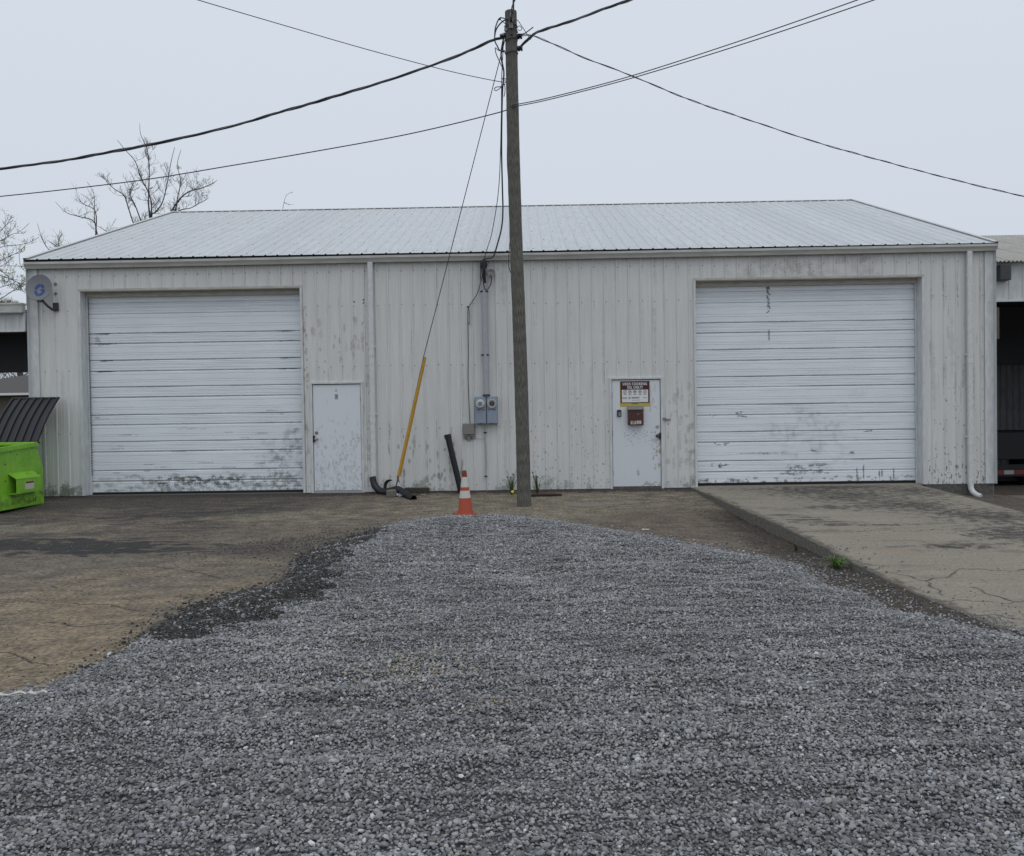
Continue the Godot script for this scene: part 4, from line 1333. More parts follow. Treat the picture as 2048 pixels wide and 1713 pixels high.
	for k in 41:
		rim.append(fr * Vector3(0.227 * cos(TAU * k / 40.0), 0.263 * sin(TAU * k / 40.0), -0.004))
	b.tube(rim, [0.006], 6, false)
	part(s, "rim", b, M.dish)
	b = MB.new()
	b.box(fr * Vector3(0.03, -0.27, -0.02), Vector3(0.07, 0.05, 0.06), 0.01)
	part(s, "mount", b, M.dark_metal)
	b = MB.new()
	var on_dish := func(x: float, y: float) -> Vector3: return fr * Vector3(x, y, -0.055 * (1.0 - (x / 0.226) ** 2 - (y / 0.262) ** 2) + 0.004)
	var cells := []
	for q in [[0.45, 1.5], [1.64, 3.02], [3.26, 4.64], [4.78, 6.1]]:
		for i in 8:
			for k in 3:
				var c := []
				for e in [[0, 0], [0, 1], [1, 1], [1, 0]]:
					var a: float = lerpf(q[0], q[1], (i + e[0]) / 8.0)
					var rr: float = lerpf(0.07, 0.128, (k + e[1]) / 3.0)
					c.append(Vector2(cos(a) * rr * 0.74 + 0.005, sin(a) * rr - 0.035))
				cells.append(c)
	for q in [[0.02, -0.055, 0.1, -0.012], [0.058, -0.085, 0.1, -0.055]]:
		for i in 4:
			var xa := lerpf(q[0], q[2], i / 4.0)
			var xb := lerpf(q[0], q[2], (i + 1) / 4.0)
			cells.append([Vector2(xa, q[1]), Vector2(xb, q[1]), Vector2(xb, q[3]), Vector2(xa, q[3])])
	for c in cells:
		var f := []
		for p: Vector2 in c: f.append(on_dish.call(p.x, p.y))
		b.face(f, fr * Vector3(0, 0, -2))
	part(s, "stencilled_letter", b, M.dish_blue)
	for q in [[4.06, "upper"], [3.88, "lower"]]:
		b = MB.new()
		b.lathe(Vector3.ZERO, Vector3(0, 0, 1), [Vector2(0.03, 0), Vector2(0.028, 0.012), Vector2(0.014, 0.018), Vector2(0.0, 0.014)], 16)
		top("rubber_grommet", b, M.grey_plastic, "%s of the two round grommets in wall beside dish" % q[1], "grommet", Vector3(-8.645, q[0], 0.0), "grommets beside the dish")

# ------------------------------------------------------------------ pole, cables
func smooth(pts: Array, per := 8) -> Array:
	var out := []
	for i in pts.size() - 1:
		var a: Vector3 = pts[maxi(i - 1, 0)]
		var b: Vector3 = pts[i]
		var c: Vector3 = pts[i + 1]
		var d: Vector3 = pts[mini(i + 2, pts.size() - 1)]
		for k in per:
			out.append(b.cubic_interpolate(c, a, d, float(k) / per))
	out.append(pts[-1])
	return out

func wire(called: String, pts: Array, r: float, material: Material, label: String) -> void:
	var b := MB.new()
	b.tube(smooth(pts), [r], 6)
	top(called, b, material, label, "cable")

func twisted(called: String, pts: Array, r: float, rr: float, pitch: float, strands: int, label: String, mats: Array) -> void:
	var s := smooth(pts, 10)
	var curve := Curve3D.new()
	curve.bake_interval = 0.05
	for p in s: curve.add_point(p)
	var total := curve.get_baked_length()
	var n := int(total / (pitch / 9.0))
	var root := thing(called, label, "cable")
	for q in strands:
		var pl := []
		for i in n + 1:
			var l := total * i / n
			var p := curve.sample_baked(l, true)
			var t := (curve.sample_baked(minf(l + 0.05, total)) - curve.sample_baked(maxf(l - 0.05, 0.0))).normalized()
			var x := t.cross(Vector3.UP).normalized()
			var y := x.cross(t)
			var a := TAU * l / pitch + TAU * q / strands + 0.8 * sin(l * 1.7)
			var rad := rr * (1.0 + 0.25 * sin(l * 2.1 + q))
			pl.append(p + (x * cos(a) + y * sin(a)) * rad)
		var b := MB.new()
		b.tube(pl, [r if q < strands - 1 else r * 0.6], 6)
		part(root, "strand", b, mats[q % mats.size()])

func V3(x: float, y: float, z: float) -> Vector3:
	return Vector3(x, y, z)

func build_pole() -> void:
	var base := Vector3(0.25, -0.45, 1.87)
	var tip := Vector3(0.14, 8.2, 1.87)
	var s := thing("utility_pole", "weathered grey wooden utility pole leaning slightly left in front of wall", "utility pole", Vector3(0.25, ground_y(0.25, 1.87), 1.87))
	s.position = Vector3(0.25, -0.12, 1.87)
	var off := -s.position
	var f := FastNoiseLite.new()
	f.seed = 21
	f.frequency = 1.0
	var b := MB.new()
	var nr := 130
	var ns := 40
	var pt := func(i: int, k: int) -> Vector3:
		var t := float(i) / nr
		var m := base.lerp(tip, t) + Vector3(0.012 * sin(t * 7.0), 0, 0.01 * sin(t * 5.0))
		var a := TAU * (k % ns) / ns
		var r := lerpf(0.119, 0.1, t)
		r += 0.0045 * f.get_noise_3d(cos(a) * 9.0, t * 11.0, sin(a) * 9.0) + 0.003 * f.get_noise_3d(cos(a) * 26.0, t * 26.0, sin(a) * 26.0) + 0.003 * f.get_noise_2d(t * 18.0, 3.0)
		return m + Vector3(cos(a) * r, 0, sin(a) * r) + off
	for i in nr:
		for k in ns:
			b.quad(pt.call(i, k + 1), pt.call(i, k), pt.call(i + 1, k), pt.call(i + 1, k + 1))
	var loop := []
	for k in ns: loop.append(pt.call(nr, k))
	for k in ns:
		b.face([loop[k], loop[(k + 1) % ns], tip + off + Vector3(0, 0.02, 0)], base + off)
	part(s, "shaft", b, M.pole)
	b = MB.new()
	b.lathe(V3(0.237, 1.72, 1.986) + off, Vector3(0, 0.1, 1), [Vector2(0.014, 0), Vector2(0.012, 0.006), Vector2(0, 0.007)], 10)
	part(s, "tag_nail", b, M.white)
	for q in [[V3(0.26, 7.78, 1.87), 0.045], [V3(0.265, 7.58, 1.87), 0.045], [V3(0.03, 7.78, 1.9), 0.034]]:
		b = MB.new()
		var d := 1.0 if q[0].x > 0.1 else -1.0
		b.lathe(q[0] + off, Vector3(d, 0, 0.15), [Vector2(0.02, -0.03), Vector2(q[1], 0.0), Vector2(q[1], 0.025), Vector2(q[1] * 0.6, 0.035), Vector2(q[1], 0.045), Vector2(q[1], 0.07), Vector2(0, 0.075)], 16)
		part(s, "insulator", b, M.insulator)
	for y in [7.5, 7.72, 7.95]:
		b = MB.new()
		var ring := []
		for k in 25:
			var a := TAU * k / 24.0
			var m := base.lerp(tip, (y - base.y) / (tip.y - base.y))
			ring.append(m + Vector3(cos(a) * 0.108, 0.012 * sin(a * 2.0), sin(a) * 0.108) + off)
		b.tube(ring, [0.007], 6, false)
		part(s, "band", b, M.dark_metal)
	b = MB.new()
	b.box(V3(0.15, 7.95, 1.985) + off, Vector3(0.07, 0.16, 0.03), 0.006)
	b.box(V3(0.15, 8.06, 2.0) + off, Vector3(0.03, 0.1, 0.04), 0.006)
	b.box(V3(0.06, 7.86, 1.96) + off, Vector3(0.05, 0.05, 0.04), 0.006)
	part(s, "bracket", b, M.grey_metal)
	b = MB.new()
	b.box(V3(0.155, 7.8, 1.975) + off, Vector3(0.06, 0.06, 0.02), 0.003)
	part(s, "bolt_plate", b, M.dark_metal)
	b = MB.new()
	b.lathe(V3(0.03, 7.08, 1.87) + off, Vector3(-1, 0.1, 0), [Vector2(0.008, -0.03), Vector2(0.008, 0.03), Vector2(0.016, 0.035), Vector2(0, 0.05)], 8)
	part(s, "hook", b, M.dark_metal)
	b = MB.new()
	b.lathe(V3(0.02, 8.03, 1.86) + off, Vector3(-1, 0.9, 0), [Vector2(0.006, -0.06), Vector2(0.006, 0.06), Vector2(0.022, 0.07), Vector2(0.018, 0.09), Vector2(0, 0.095)], 8)
	part(s, "hook", b, M.dark_metal)
	# clips and old leads curling round the pole head
	var k := 0
	for l in [[V3(0.06, 8.04, 1.96), V3(-0.04, 8.08, 1.9), V3(-0.11, 7.96, 1.85), V3(-0.13, 7.83, 1.83)], [V3(0.16, 8.0, 1.99), V3(0.06, 8.02, 1.97), V3(-0.04, 7.98, 1.9), V3(-0.11, 7.9, 1.83), V3(-0.13, 7.75, 1.83), V3(-0.09, 7.65, 1.83), V3(-0.04, 7.57, 1.83), V3(0.06, 7.54, 1.83)], [V3(0.04, 7.56, 1.85), V3(-0.06, 7.57, 1.83), V3(-0.12, 7.62, 1.82), V3(-0.11, 7.53, 1.8), V3(-0.06, 7.41, 1.8), V3(0.0, 7.27, 1.8), V3(0.02, 7.17, 1.8)], [V3(0.04, 7.02, 1.83), V3(-0.1, 6.92, 1.8), V3(-0.15, 6.93, 1.8), V3(-0.12, 6.97, 1.8), V3(-0.03, 6.98, 1.8), V3(0.02, 7.02, 1.8), V3(0.03, 6.9, 1.8), V3(0.01, 6.81, 1.8)], [V3(0.2, 8.03, 1.97), V3(0.26, 8.03, 1.92), V3(0.34, 7.94, 1.86), V3(0.42, 7.84, 1.8), V3(0.48, 7.77, 1.76)], [V3(0.06, 8.04, 1.97), V3(0.15, 8.0, 2.0), V3(0.21, 7.92, 1.98), V3(0.26, 7.82, 1.92)], [V3(0.24, 7.9, 1.9), V3(0.29, 7.95, 1.89), V3(0.33, 7.9, 1.89), V3(0.29, 7.87, 1.89), V3(0.26, 7.9, 1.88)], [V3(0.26, 7.79, 1.95), V3(0.36, 7.8, 1.93), V3(0.45, 7.86, 1.92), V3(0.52, 7.9, 1.95)], [V3(0.02, 7.72, 1.9), V3(-0.02, 7.8, 1.88), V3(0.02, 7.84, 1.88), V3(0.05, 7.79, 1.88)]]:
		b = MB.new()
		var moved := []
		for p in smooth(l): moved.append(p + off)
		b.tube(moved, [[0.011, 0.011, 0.008, 0.007, 0.006, 0.01, 0.006, 0.01, 0.006][k]], 6)
		part(s, "lead", b, M.cable_grey if k % 2 == 0 else M.cable)
		k += 1
	# spans
	twisted("service_cable", [V3(0.03, 7.77, 1.85), V3(-0.13, 7.77, 1.8), V3(-0.63, 7.54, 1.86), V3(-1.17, 7.30, 1.95), V3(-2.20, 6.91, 2.13), V3(-3.16, 6.58, 2.30), V3(-4.63, 6.09, 2.56), V3(-6.06, 5.72, 2.82), V3(-6.94, 5.52, 2.99), V3(-7.79, 5.37, 3.15), V3(-9.57, 5.08, 3.50)], 0.0135, 0.0125, 1.3, 3, "thick twisted service cable sagging from pole top to left edge", [M.cable, M.cable, M.cable_grey])
	twisted("service_cable", [V3(0.29, 7.6, 1.85), V3(0.39, 7.66, 1.95), V3(0.53, 7.71, 2.13), V3(0.66, 7.69, 2.31), V3(1.01, 7.60, 2.75), V3(1.49, 7.47, 3.46), V3(1.87, 7.34, 4.07), V3(2.34, 7.15, 5.00), V3(3.2, 6.9, 6.6)], 0.0125, 0.012, 1.1, 3, "thick twisted service cable climbing from pole top to upper edge", [M.cable, M.cable_grey, M.cable])
	twisted("service_cable", [V3(0.28, 7.79, 1.87), V3(0.48, 7.85, 1.75), V3(0.68, 7.82, 1.65), V3(1.41, 7.57, 1.45), V3(2.21, 7.34, 1.24), V3(3.30, 6.99, 0.96), V3(4.43, 6.70, 0.68), V3(5.70, 6.38, 0.38), V3(7.01, 6.10, 0.09), V3(8.46, 5.81, -0.22), V3(10.04, 5.53, -0.55), V3(12.29, 5.21, -1.00)], 0.008, 0.0075, 0.8, 2, "thin twisted drop cable falling from pole top to right edge", [M.cable, M.cable_grey])
	twisted("service_cable", [V3(0.15, 7.98, 2.0), V3(0.17, 7.96, 2.33), V3(0.19, 7.93, 2.67), V3(0.22, 7.85, 3.10), V3(0.26, 7.58, 4.50), V3(0.3, 7.4, 6.0)], 0.015, 0.012, 1.2, 2, "dark cable running straight up from pole top out of frame", [M.cable, M.cable])
	wire("telephone_cable", [V3(0.13, 6.59, 1.98), V3(-0.06, 6.54, 1.83), V3(-1.61, 6.27, 1.63), V3(-3.38, 6.05, 1.42), V3(-4.93, 5.88, 1.24), V3(-6.32, 5.73, 1.09), V3(-7.75, 5.63, 0.93), V3(-9.21, 5.55, 0.77), V3(-11.81, 5.43, 0.50)], 0.009, M.cable, "thin telephone cable crossing low from mid pole to left edge")
	wire("telephone_cable", [V3(0.15, 6.60, 1.98), V3(0.78, 6.67, 2.11), V3(2.03, 6.78, 2.67), V3(3.57, 6.97, 3.47), V3(5.08, 7.16, 4.38), V3(5.95, 7.27, 5.00), V3(7.4, 7.46, 6.0)], 0.008, M.cable, "upper of two parallel telephone cables climbing to the upper right")
	wire("telephone_cable", [V3(0.15, 6.57, 1.98), V3(0.78, 6.64, 2.11), V3(2.03, 6.74, 2.68), V3(3.57, 6.91, 3.47), V3(5.08, 7.08, 4.38), V3(5.95, 7.17, 5.00), V3(7.4, 7.33, 6.0)], 0.008, M.cable, "lower of two parallel telephone cables climbing to the upper right")
	wire("telephone_cable", [V3(0.03, 7.06, 1.86), V3(-0.03, 7.05, 1.82), V3(-0.86, 7.09, 2.22), V3(-2.06, 7.18, 2.90), V3(-3.25, 7.27, 3.67), V3(-4.22, 7.32, 4.38), V3(-4.95, 7.34, 5.00), V3(-6.2, 7.36, 6.1)], 0.006, M.cable, "fine cable from pole running to the upper left edge")
	wire("drop_wire", [V3(0.02, 7.75, 1.83), V3(-0.03, 7.2, 1.5), V3(-0.05, 6.69, 1.25), V3(-0.12, 5.59, 0.77), V3(-0.26, 4.85, 0.46), V3(-0.36, 4.55, 0.34), V3(-0.44, 4.34, 0.2)], 0.007, M.cable, "fine messenger wire from pole down to the weatherhead")
	wire("drop_wire", [V3(0.04, 7.87, 1.82), V3(-0.03, 7.59, 1.62), V3(0.01, 7.34, 1.47), V3(-0.02, 7.08, 1.36), V3(-0.04, 6.71, 1.20), V3(-0.06, 6.16, 0.97), V3(-0.06, 5.60, 0.74), V3(-0.06, 5.18, 0.58), V3(-0.09, 4.89, 0.47), V3(-0.18, 4.59, 0.35), V3(-0.26, 4.39, 0.27), V3(-0.36, 4.37, 0.23), V3(-0.45, 4.35, 0.20)], 0.014, M.cable, "thick black drop cable hanging from pole to the weatherhead")
	wire("drop_wire", [V3(0.07, 6.3, 1.82), V3(0.05, 5.68, 1.76), V3(0.10, 4.96, 1.75), V3(0.10, 4.66, 1.75), V3(0.06, 4.24, 1.75), V3(0.05, 3.95, 1.75), V3(0.13, 3.74, 1.8)], 0.007, M.cable, "loose thin wire hanging close along the left of the pole")
	wire("telephone_drop", [V3(-0.49, 4.22, 0.12), V3(-0.51, 3.95, 0.1), V3(-0.59, 3.71, 0.08), V3(-0.74, 3.49, 0.05), V3(-0.765, 3.3, 0.035), V3(-0.77, 2.6, 0.03), V3(-0.78, 2.11, 0.035), V3(-0.765, 1.5, 0.04), V3(-0.755, 1.27, 0.05)], 0.008, M.cable, "black telephone wire hanging down wall into grey junction box")
	b = MB.new()
	b.tube(smooth([V3(-0.765, 3.5, 0.05), V3(-0.735, 3.4, 0.06), V3(-0.73, 3.2, 0.05), V3(-0.75, 3.16, 0.04), V3(-0.765, 3.22, 0.04)]), [0.005], 6)
	b.box(V3(-0.765, 3.49, 0.035), Vector3(0.03, 0.03, 0.03), 0.005)
	top("wire_clip", b, M.black_plastic, "small loop of wire at clip high on wall", "wire clip")
	# guy wire with its yellow guard
	var g := thing("guy_wire", "guy wire in a long yellow plastic guard anchored at wall foot", "guy wire", V3(-2.19, ground_y(-2.19, 0.3), 0.3))
	off = -g.position
	b = MB.new()
	b.tube([V3(0.05, 7.78, 1.82) + off, V3(-1.53, 2.56, 0.72) + off, V3(-2.12, 0.3, 0.34) + off], [0.008], 6)
	part(g, "strand", b, M.cable)
	b = MB.new()
	var ga := V3(-1.513, 2.51, 0.71)
	var gb := V3(-2.085, 0.32, 0.345)
	b.tube([ga + off, ga.lerp(gb, 0.02) + off, ga.lerp(gb, 0.5) + off, gb + off], [0.018, 0.026, 0.033, 0.036], 14)
	part(g, "guard", b, M.guy_yellow)
	b = MB.new()
	b.tube([V3(-2.09, 0.34, 0.345) + off, V3(-2.13, 0.17, 0.33) + off, V3(-2.17, 0.06, 0.32) + off, V3(-2.2, -0.15, 0.31) + off], [0.014, 0.012, 0.012, 0.014], 8)
	b.tube([V3(-2.1, 0.26, 0.36) + off, V3(-2.07, 0.2, 0.37) + off], [0.008], 6)
	part(g, "anchor_rod", b, M.dark_metal)
	b = MB.new()
	b.lathe(V3(-2.17, 0.02, 0.32) + off, Vector3(-0.1, 1, 0), [Vector2(0.045, -0.04), Vector2(0.05, 0.02), Vector2(0.03, 0.04), Vector2(0, 0.045)], 12)
	part(g, "anchor_eye", b, M.rust)

# ------------------------------------------------------------------ ground clutter
func build_clutter() -> void:
	# traffic cone
	var cy := ground_y(-0.68, 2.84)
	var s := thing("traffic_cone", "scuffed orange traffic cone with two white bands at gravel edge", "traffic cone", V3(-0.68, cy + 0.022, 2.84))
	var b := MB.new()
	b.box(V3(0, 0.014, 0), Vector3(0.33, 0.028, 0.33), 0.01, Basis(Vector3.UP, 0.35))
	part(s, "base", b, M.cone_base)
	var rad := func(y: float) -> float: return lerpf(0.125, 0.03, y / 0.7)
	var seg := func(y0: float, y1: float, extra: float) -> MB:
		var q := MB.new()
		var pr := []
		for i in 5:
			var y := lerpf(y0, y1, i / 4.0)
			pr.append(Vector2(rad.call(y) + extra, y))
		q.lathe(Vector3.ZERO, Vector3(-0.012, 1, 0), pr, 32)
		return q
	var body: MB = seg.call(0.026, 0.7, 0.0)
	body.lathe(Vector3.ZERO, Vector3(-0.012, 1, 0), [Vector2(0.03, 0.7), Vector2(0.024, 0.7), Vector2(0.03, 0.6)], 32)
	part(s, "cone", body, M.cone)
	part(s, "reflective_band", seg.call(0.27, 0.385, 0.0025), M.cone_white)
	part(s, "reflective_band", seg.call(0.44, 0.6, 0.0025), M.cone_white)
	part(s, "tip", seg.call(0.61, 0.702, 0.002), M.cone_tip)
	# corrugated drain hose at the foot of the left downspout
	s = thing("drain_hose", "black corrugated drain hose curling from downspout across the dirt", "hose", V3(-2.2, -0.05, 0.4))
	var path := smooth([V3(-2.62, 0.29, 0.1), V3(-2.58, 0.14, 0.13), V3(-2.46, 0.03, 0.2), V3(-2.3, 0.025, 0.28), V3(-2.12, 0.075, 0.4), V3(-1.96, 0.02, 0.58), V3(-1.83, -0.03, 0.78), V3(-1.74, -0.055, 0.93)], 26)
	var rr := []
	for i in path.size():
		rr.append(0.062 + 0.005 * sin(i * PI * 0.8))
		path[i] -= s.position
	rr[0] = 0.066
	b = MB.new()
	b.tube(path, rr, 20, false)
	part(s, "outer_wall", b, M.hose)
	b = MB.new()
	var inner := []
	for i in range(path.size() - 22, path.size()): inner.append(path[i])
	var ri := []
	for i in inner.size(): ri.append(0.055)
	b.tube(inner, ri, 20, false)
	part(s, "bore", b, M.rubber)
	b = MB.new()
	var fl := smooth([V3(-2.37, 0.06, 0.2), V3(-2.36, 0.16, 0.19), V3(-2.31, 0.22, 0.19), V3(-2.24, 0.235, 0.2)], 8)
	for i in fl.size() - 1:
		var w0 := lerpf(0.05, 0.02, float(i) / fl.size())
		var w1 := lerpf(0.05, 0.02, float(i + 1) / fl.size())
		var up := Vector3(-0.5, 0.6, 0.6).normalized()
		for e in [0.0, 0.006]:
			b.quad(fl[i] - up * w0 - s.position + V3(0, 0, e), fl[i + 1] - up * w1 - s.position + V3(0, 0, e), fl[i + 1] + up * w1 - s.position + V3(0, 0, e), fl[i] + up * w0 - s.position + V3(0, 0, e))
	part(s, "torn_flap", b, M.hose)
	b = MB.new()
	b.box(V3(0, 0.055, 0), Vector3(0.19, 0.14, 0.17), 0.02, Basis(Vector3.UP, 0.15) * Basis(Vector3(0, 0, 1), 0.06))
	top("concrete_block", b, M.kerb, "broken grey concrete block propping the drain hose", "block", V3(-2.2, ground_y(-2.2, 0.53) + 0.0, 0.53))
	b = MB.new()
	for i in 9:
		var a := Vector3(rng.randf_range(-0.07, 0.07), rng.randf_range(0.0, 0.04), rng.randf_range(-0.04, 0.04))
		b.face([a, a + V3(rng.randf_range(0.02, 0.07), rng.randf_range(0.0, 0.03), 0.01), a + V3(0.02, rng.randf_range(0.03, 0.06), -0.02)], a + V3(0, 0, -1))
	top("plastic_wrapper", b, M.wrapper, "crumpled pale plastic wrapper under the drain hose", "wrapper", V3(-2.06, ground_y(-2.06, 0.62) + 0.005, 0.62))
	b = MB.new()
	b.box(V3(0, 0.045, 0), Vector3(0.46, 0.1, 0.09), 0.012, Basis(Vector3(0, 0, 1), -0.02))
	top("timber_offcut", b, M.old_wood, "short mossy timber lying against foot of white wall", "timber", V3(-1.78, ground_y(-1.78, 0.1), 0.09))
	b = MB.new()
	b.tube([V3(-0.34, 0.03, 0.02), V3(-0.1, 0.03, 0.0), V3(0.22, 0.028, -0.01)], [0.028, 0.03, 0.022], 8)
	top("wood_stick", b, M.dark_log, "short reddish brown log lying right of the pole", "log", V3(0.72, ground_y(0.72, 0.75), 0.75))
	for q in [[-1.62, 0.42, 0.055], [-1.5, 0.36, 0.04], [-1.42, 0.4, 0.05], [-1.34, 0.33, 0.04], [-1.56, 0.52, 0.03], [-1.26, 0.38, 0.035]]:
		var o := MeshInstance3D.new()
		o.mesh = stone_mesh(int(q[0] * -100))
		o.material_override = M.rubble
		o.name = numbered("rubble_chunk")
		add_child(o)
		o.position = V3(q[0], ground_y(q[0], q[1]) + q[2] * 0.2, q[1])
		o.scale = Vector3(q[2] * 2.2, q[2] * 0.9, q[2] * 1.5)
		tag(o, "pale broken rubble chunk on dirt beyond the drain hose end", "rubble", "rubble by the drain hose")
	for q in [[-2.815, 11.6, 0.1, "longer"], [-2.655, 11.585, 0.055, "shorter"]]:
		b = MB.new()
		var pl := []
		for i in 7:
			pl.append(V3(lerpf(-q[2], q[2], i / 6.0), 0.012 + 0.007 * sin(i * 1.7), 0.012 * sin(i * 0.9)))
		for i in 6:
			var w := 0.011 + 0.004 * sin(i * 2.0)
			b.quad(pl[i] + V3(0, 0, w), pl[i + 1] + V3(0, 0, w), pl[i + 1] + V3(0, 0.002, -w), pl[i] + V3(0, 0.002, -w))
			b.quad(pl[i] + V3(0, -0.003, w), pl[i + 1] + V3(0, -0.003, w), pl[i + 1] + V3(0, 0, w), pl[i] + V3(0, 0, w))
		top("paper_strip", b, M.dull_white, "%s of two torn cream strips lying on the gravel" % q[3], "paper strip", V3(q[0], ground_y(q[0], q[1]) + 0.024, q[1]), "torn cream strips")
	b = MB.new()
	b.lathe(Vector3.ZERO, Vector3.UP, [Vector2(0.36, -0.03), Vector2(0.36, 0.006), Vector2(0.35, 0.012), Vector2(0.0, 0.014)], 40)
	b.box(V3(0.02, 0.014, 0.0), Vector3(0.13, 0.012, 0.03), 0.003)
	top("drain_cover", b, M.lid_concrete, "round dirt covered concrete lid set in ground right of pole", "drain cover", V3(1.28, ground_y(1.28, 1.75) + 0.002, 1.75))
	b = MB.new()
	b.prism([Vector2(-0.05, -0.02), Vector2(0.05, -0.025), Vector2(0.055, 0.015), Vector2(-0.045, 0.02)], 0.0, 0.006, Transform3D(Basis(Vector3.RIGHT, Vector3(0, 0.1, -1), Vector3(0, 1, 0.1)), Vector3.ZERO))
	top("paper_scrap", b, M.dull_white, "small white paper scrap on dirt beyond gravel near the ramp", "paper scrap", V3(1.92, ground_y(1.92, 4.6) + 0.008, 4.6))
	# weeds
	weed(V3(0.02, ground_y(0.02, 0.45), 0.45), 26, 0.2, 0.5, M.grass, "tall grass weed with yellow flower at left foot of pole", true, true)
	weed(V3(0.5, ground_y(0.5, 0.45), 0.45), 34, 0.17, 0.4, M.grass, "leafy weed with seed heads at right foot of pole", true)
	weed(V3(3.56, ground_y(3.56, 7.4), 7.4), 70, 0.13, 0.15, M.bright_leaf, "low bright green weed growing against the kerb of the ramp", false)
	weed(V3(3.5, ground_y(3.5, 6.2), 6.2), 14, 0.05, 0.09, M.grass, "tiny grass tuft at kerb farther up the ramp", false)

func weed(at: Vector3, n: int, spread: float, height: float, m: Material, label: String, flowers: bool, bloom := false) -> void:
	var s := thing("weed", label, "plant", at)
	var b := MB.new()
	for i in n:
		var a := rng.randf() * TAU
		var d := Vector3(cos(a), 0, sin(a))
		var h := height * rng.randf_range(0.35, 1.0)
		var out := spread * rng.randf_range(0.3, 1.2)
		var w := rng.randf_range(0.004, 0.009) if flowers else rng.randf_range(0.008, 0.016)
		var side := d.cross(Vector3.UP) * w
		var p := [d * 0.01, d * out * 0.35 + V3(0, h * 0.55, 0), d * out * 0.75 + V3(0, h * 0.95, 0), d * out * 1.2 + V3(0, h * rng.randf_range(0.7, 1.02), 0)]
		for k in 3:
			var t0 := 1.0 - 0.25 * k
			var t1 := 1.0 - 0.25 * (k + 1) if k < 2 else 0.05
			b.quad(p[k] - side * t0, p[k] + side * t0, p[k + 1] + side * t1, p[k + 1] - side * t1)
	part(s, "leaves", b, m)
	if flowers:
		for i in 3:
			b = MB.new()
			var a := rng.randf() * TAU
			var q := V3(cos(a) * 0.1, rng.randf_range(0.24, 0.4), sin(a) * 0.06)
			b.tube([Vector3.ZERO, q * 0.6 + V3(0, 0.04, 0), q], [0.004], 5)
			part(s, "stem", b, m)
			b = MB.new()
			b.lathe(q, Vector3.UP, [Vector2(0.006, -0.01), Vector2(0.014, 0.004), Vector2(0.012, 0.02), Vector2(0, 0.024)], 8)
			part(s, "seed_head", b, M.old_wood)
	if bloom:
		b = MB.new()
		b.lathe(V3(0.02, 0.06, 0.1), Vector3(0.1, 0.7, 1), [Vector2(0.004, -0.012), Vector2(0.03, 0.0), Vector2(0.024, 0.012), Vector2(0, 0.016)], 12)
		part(s, "flower", b, M.flower)

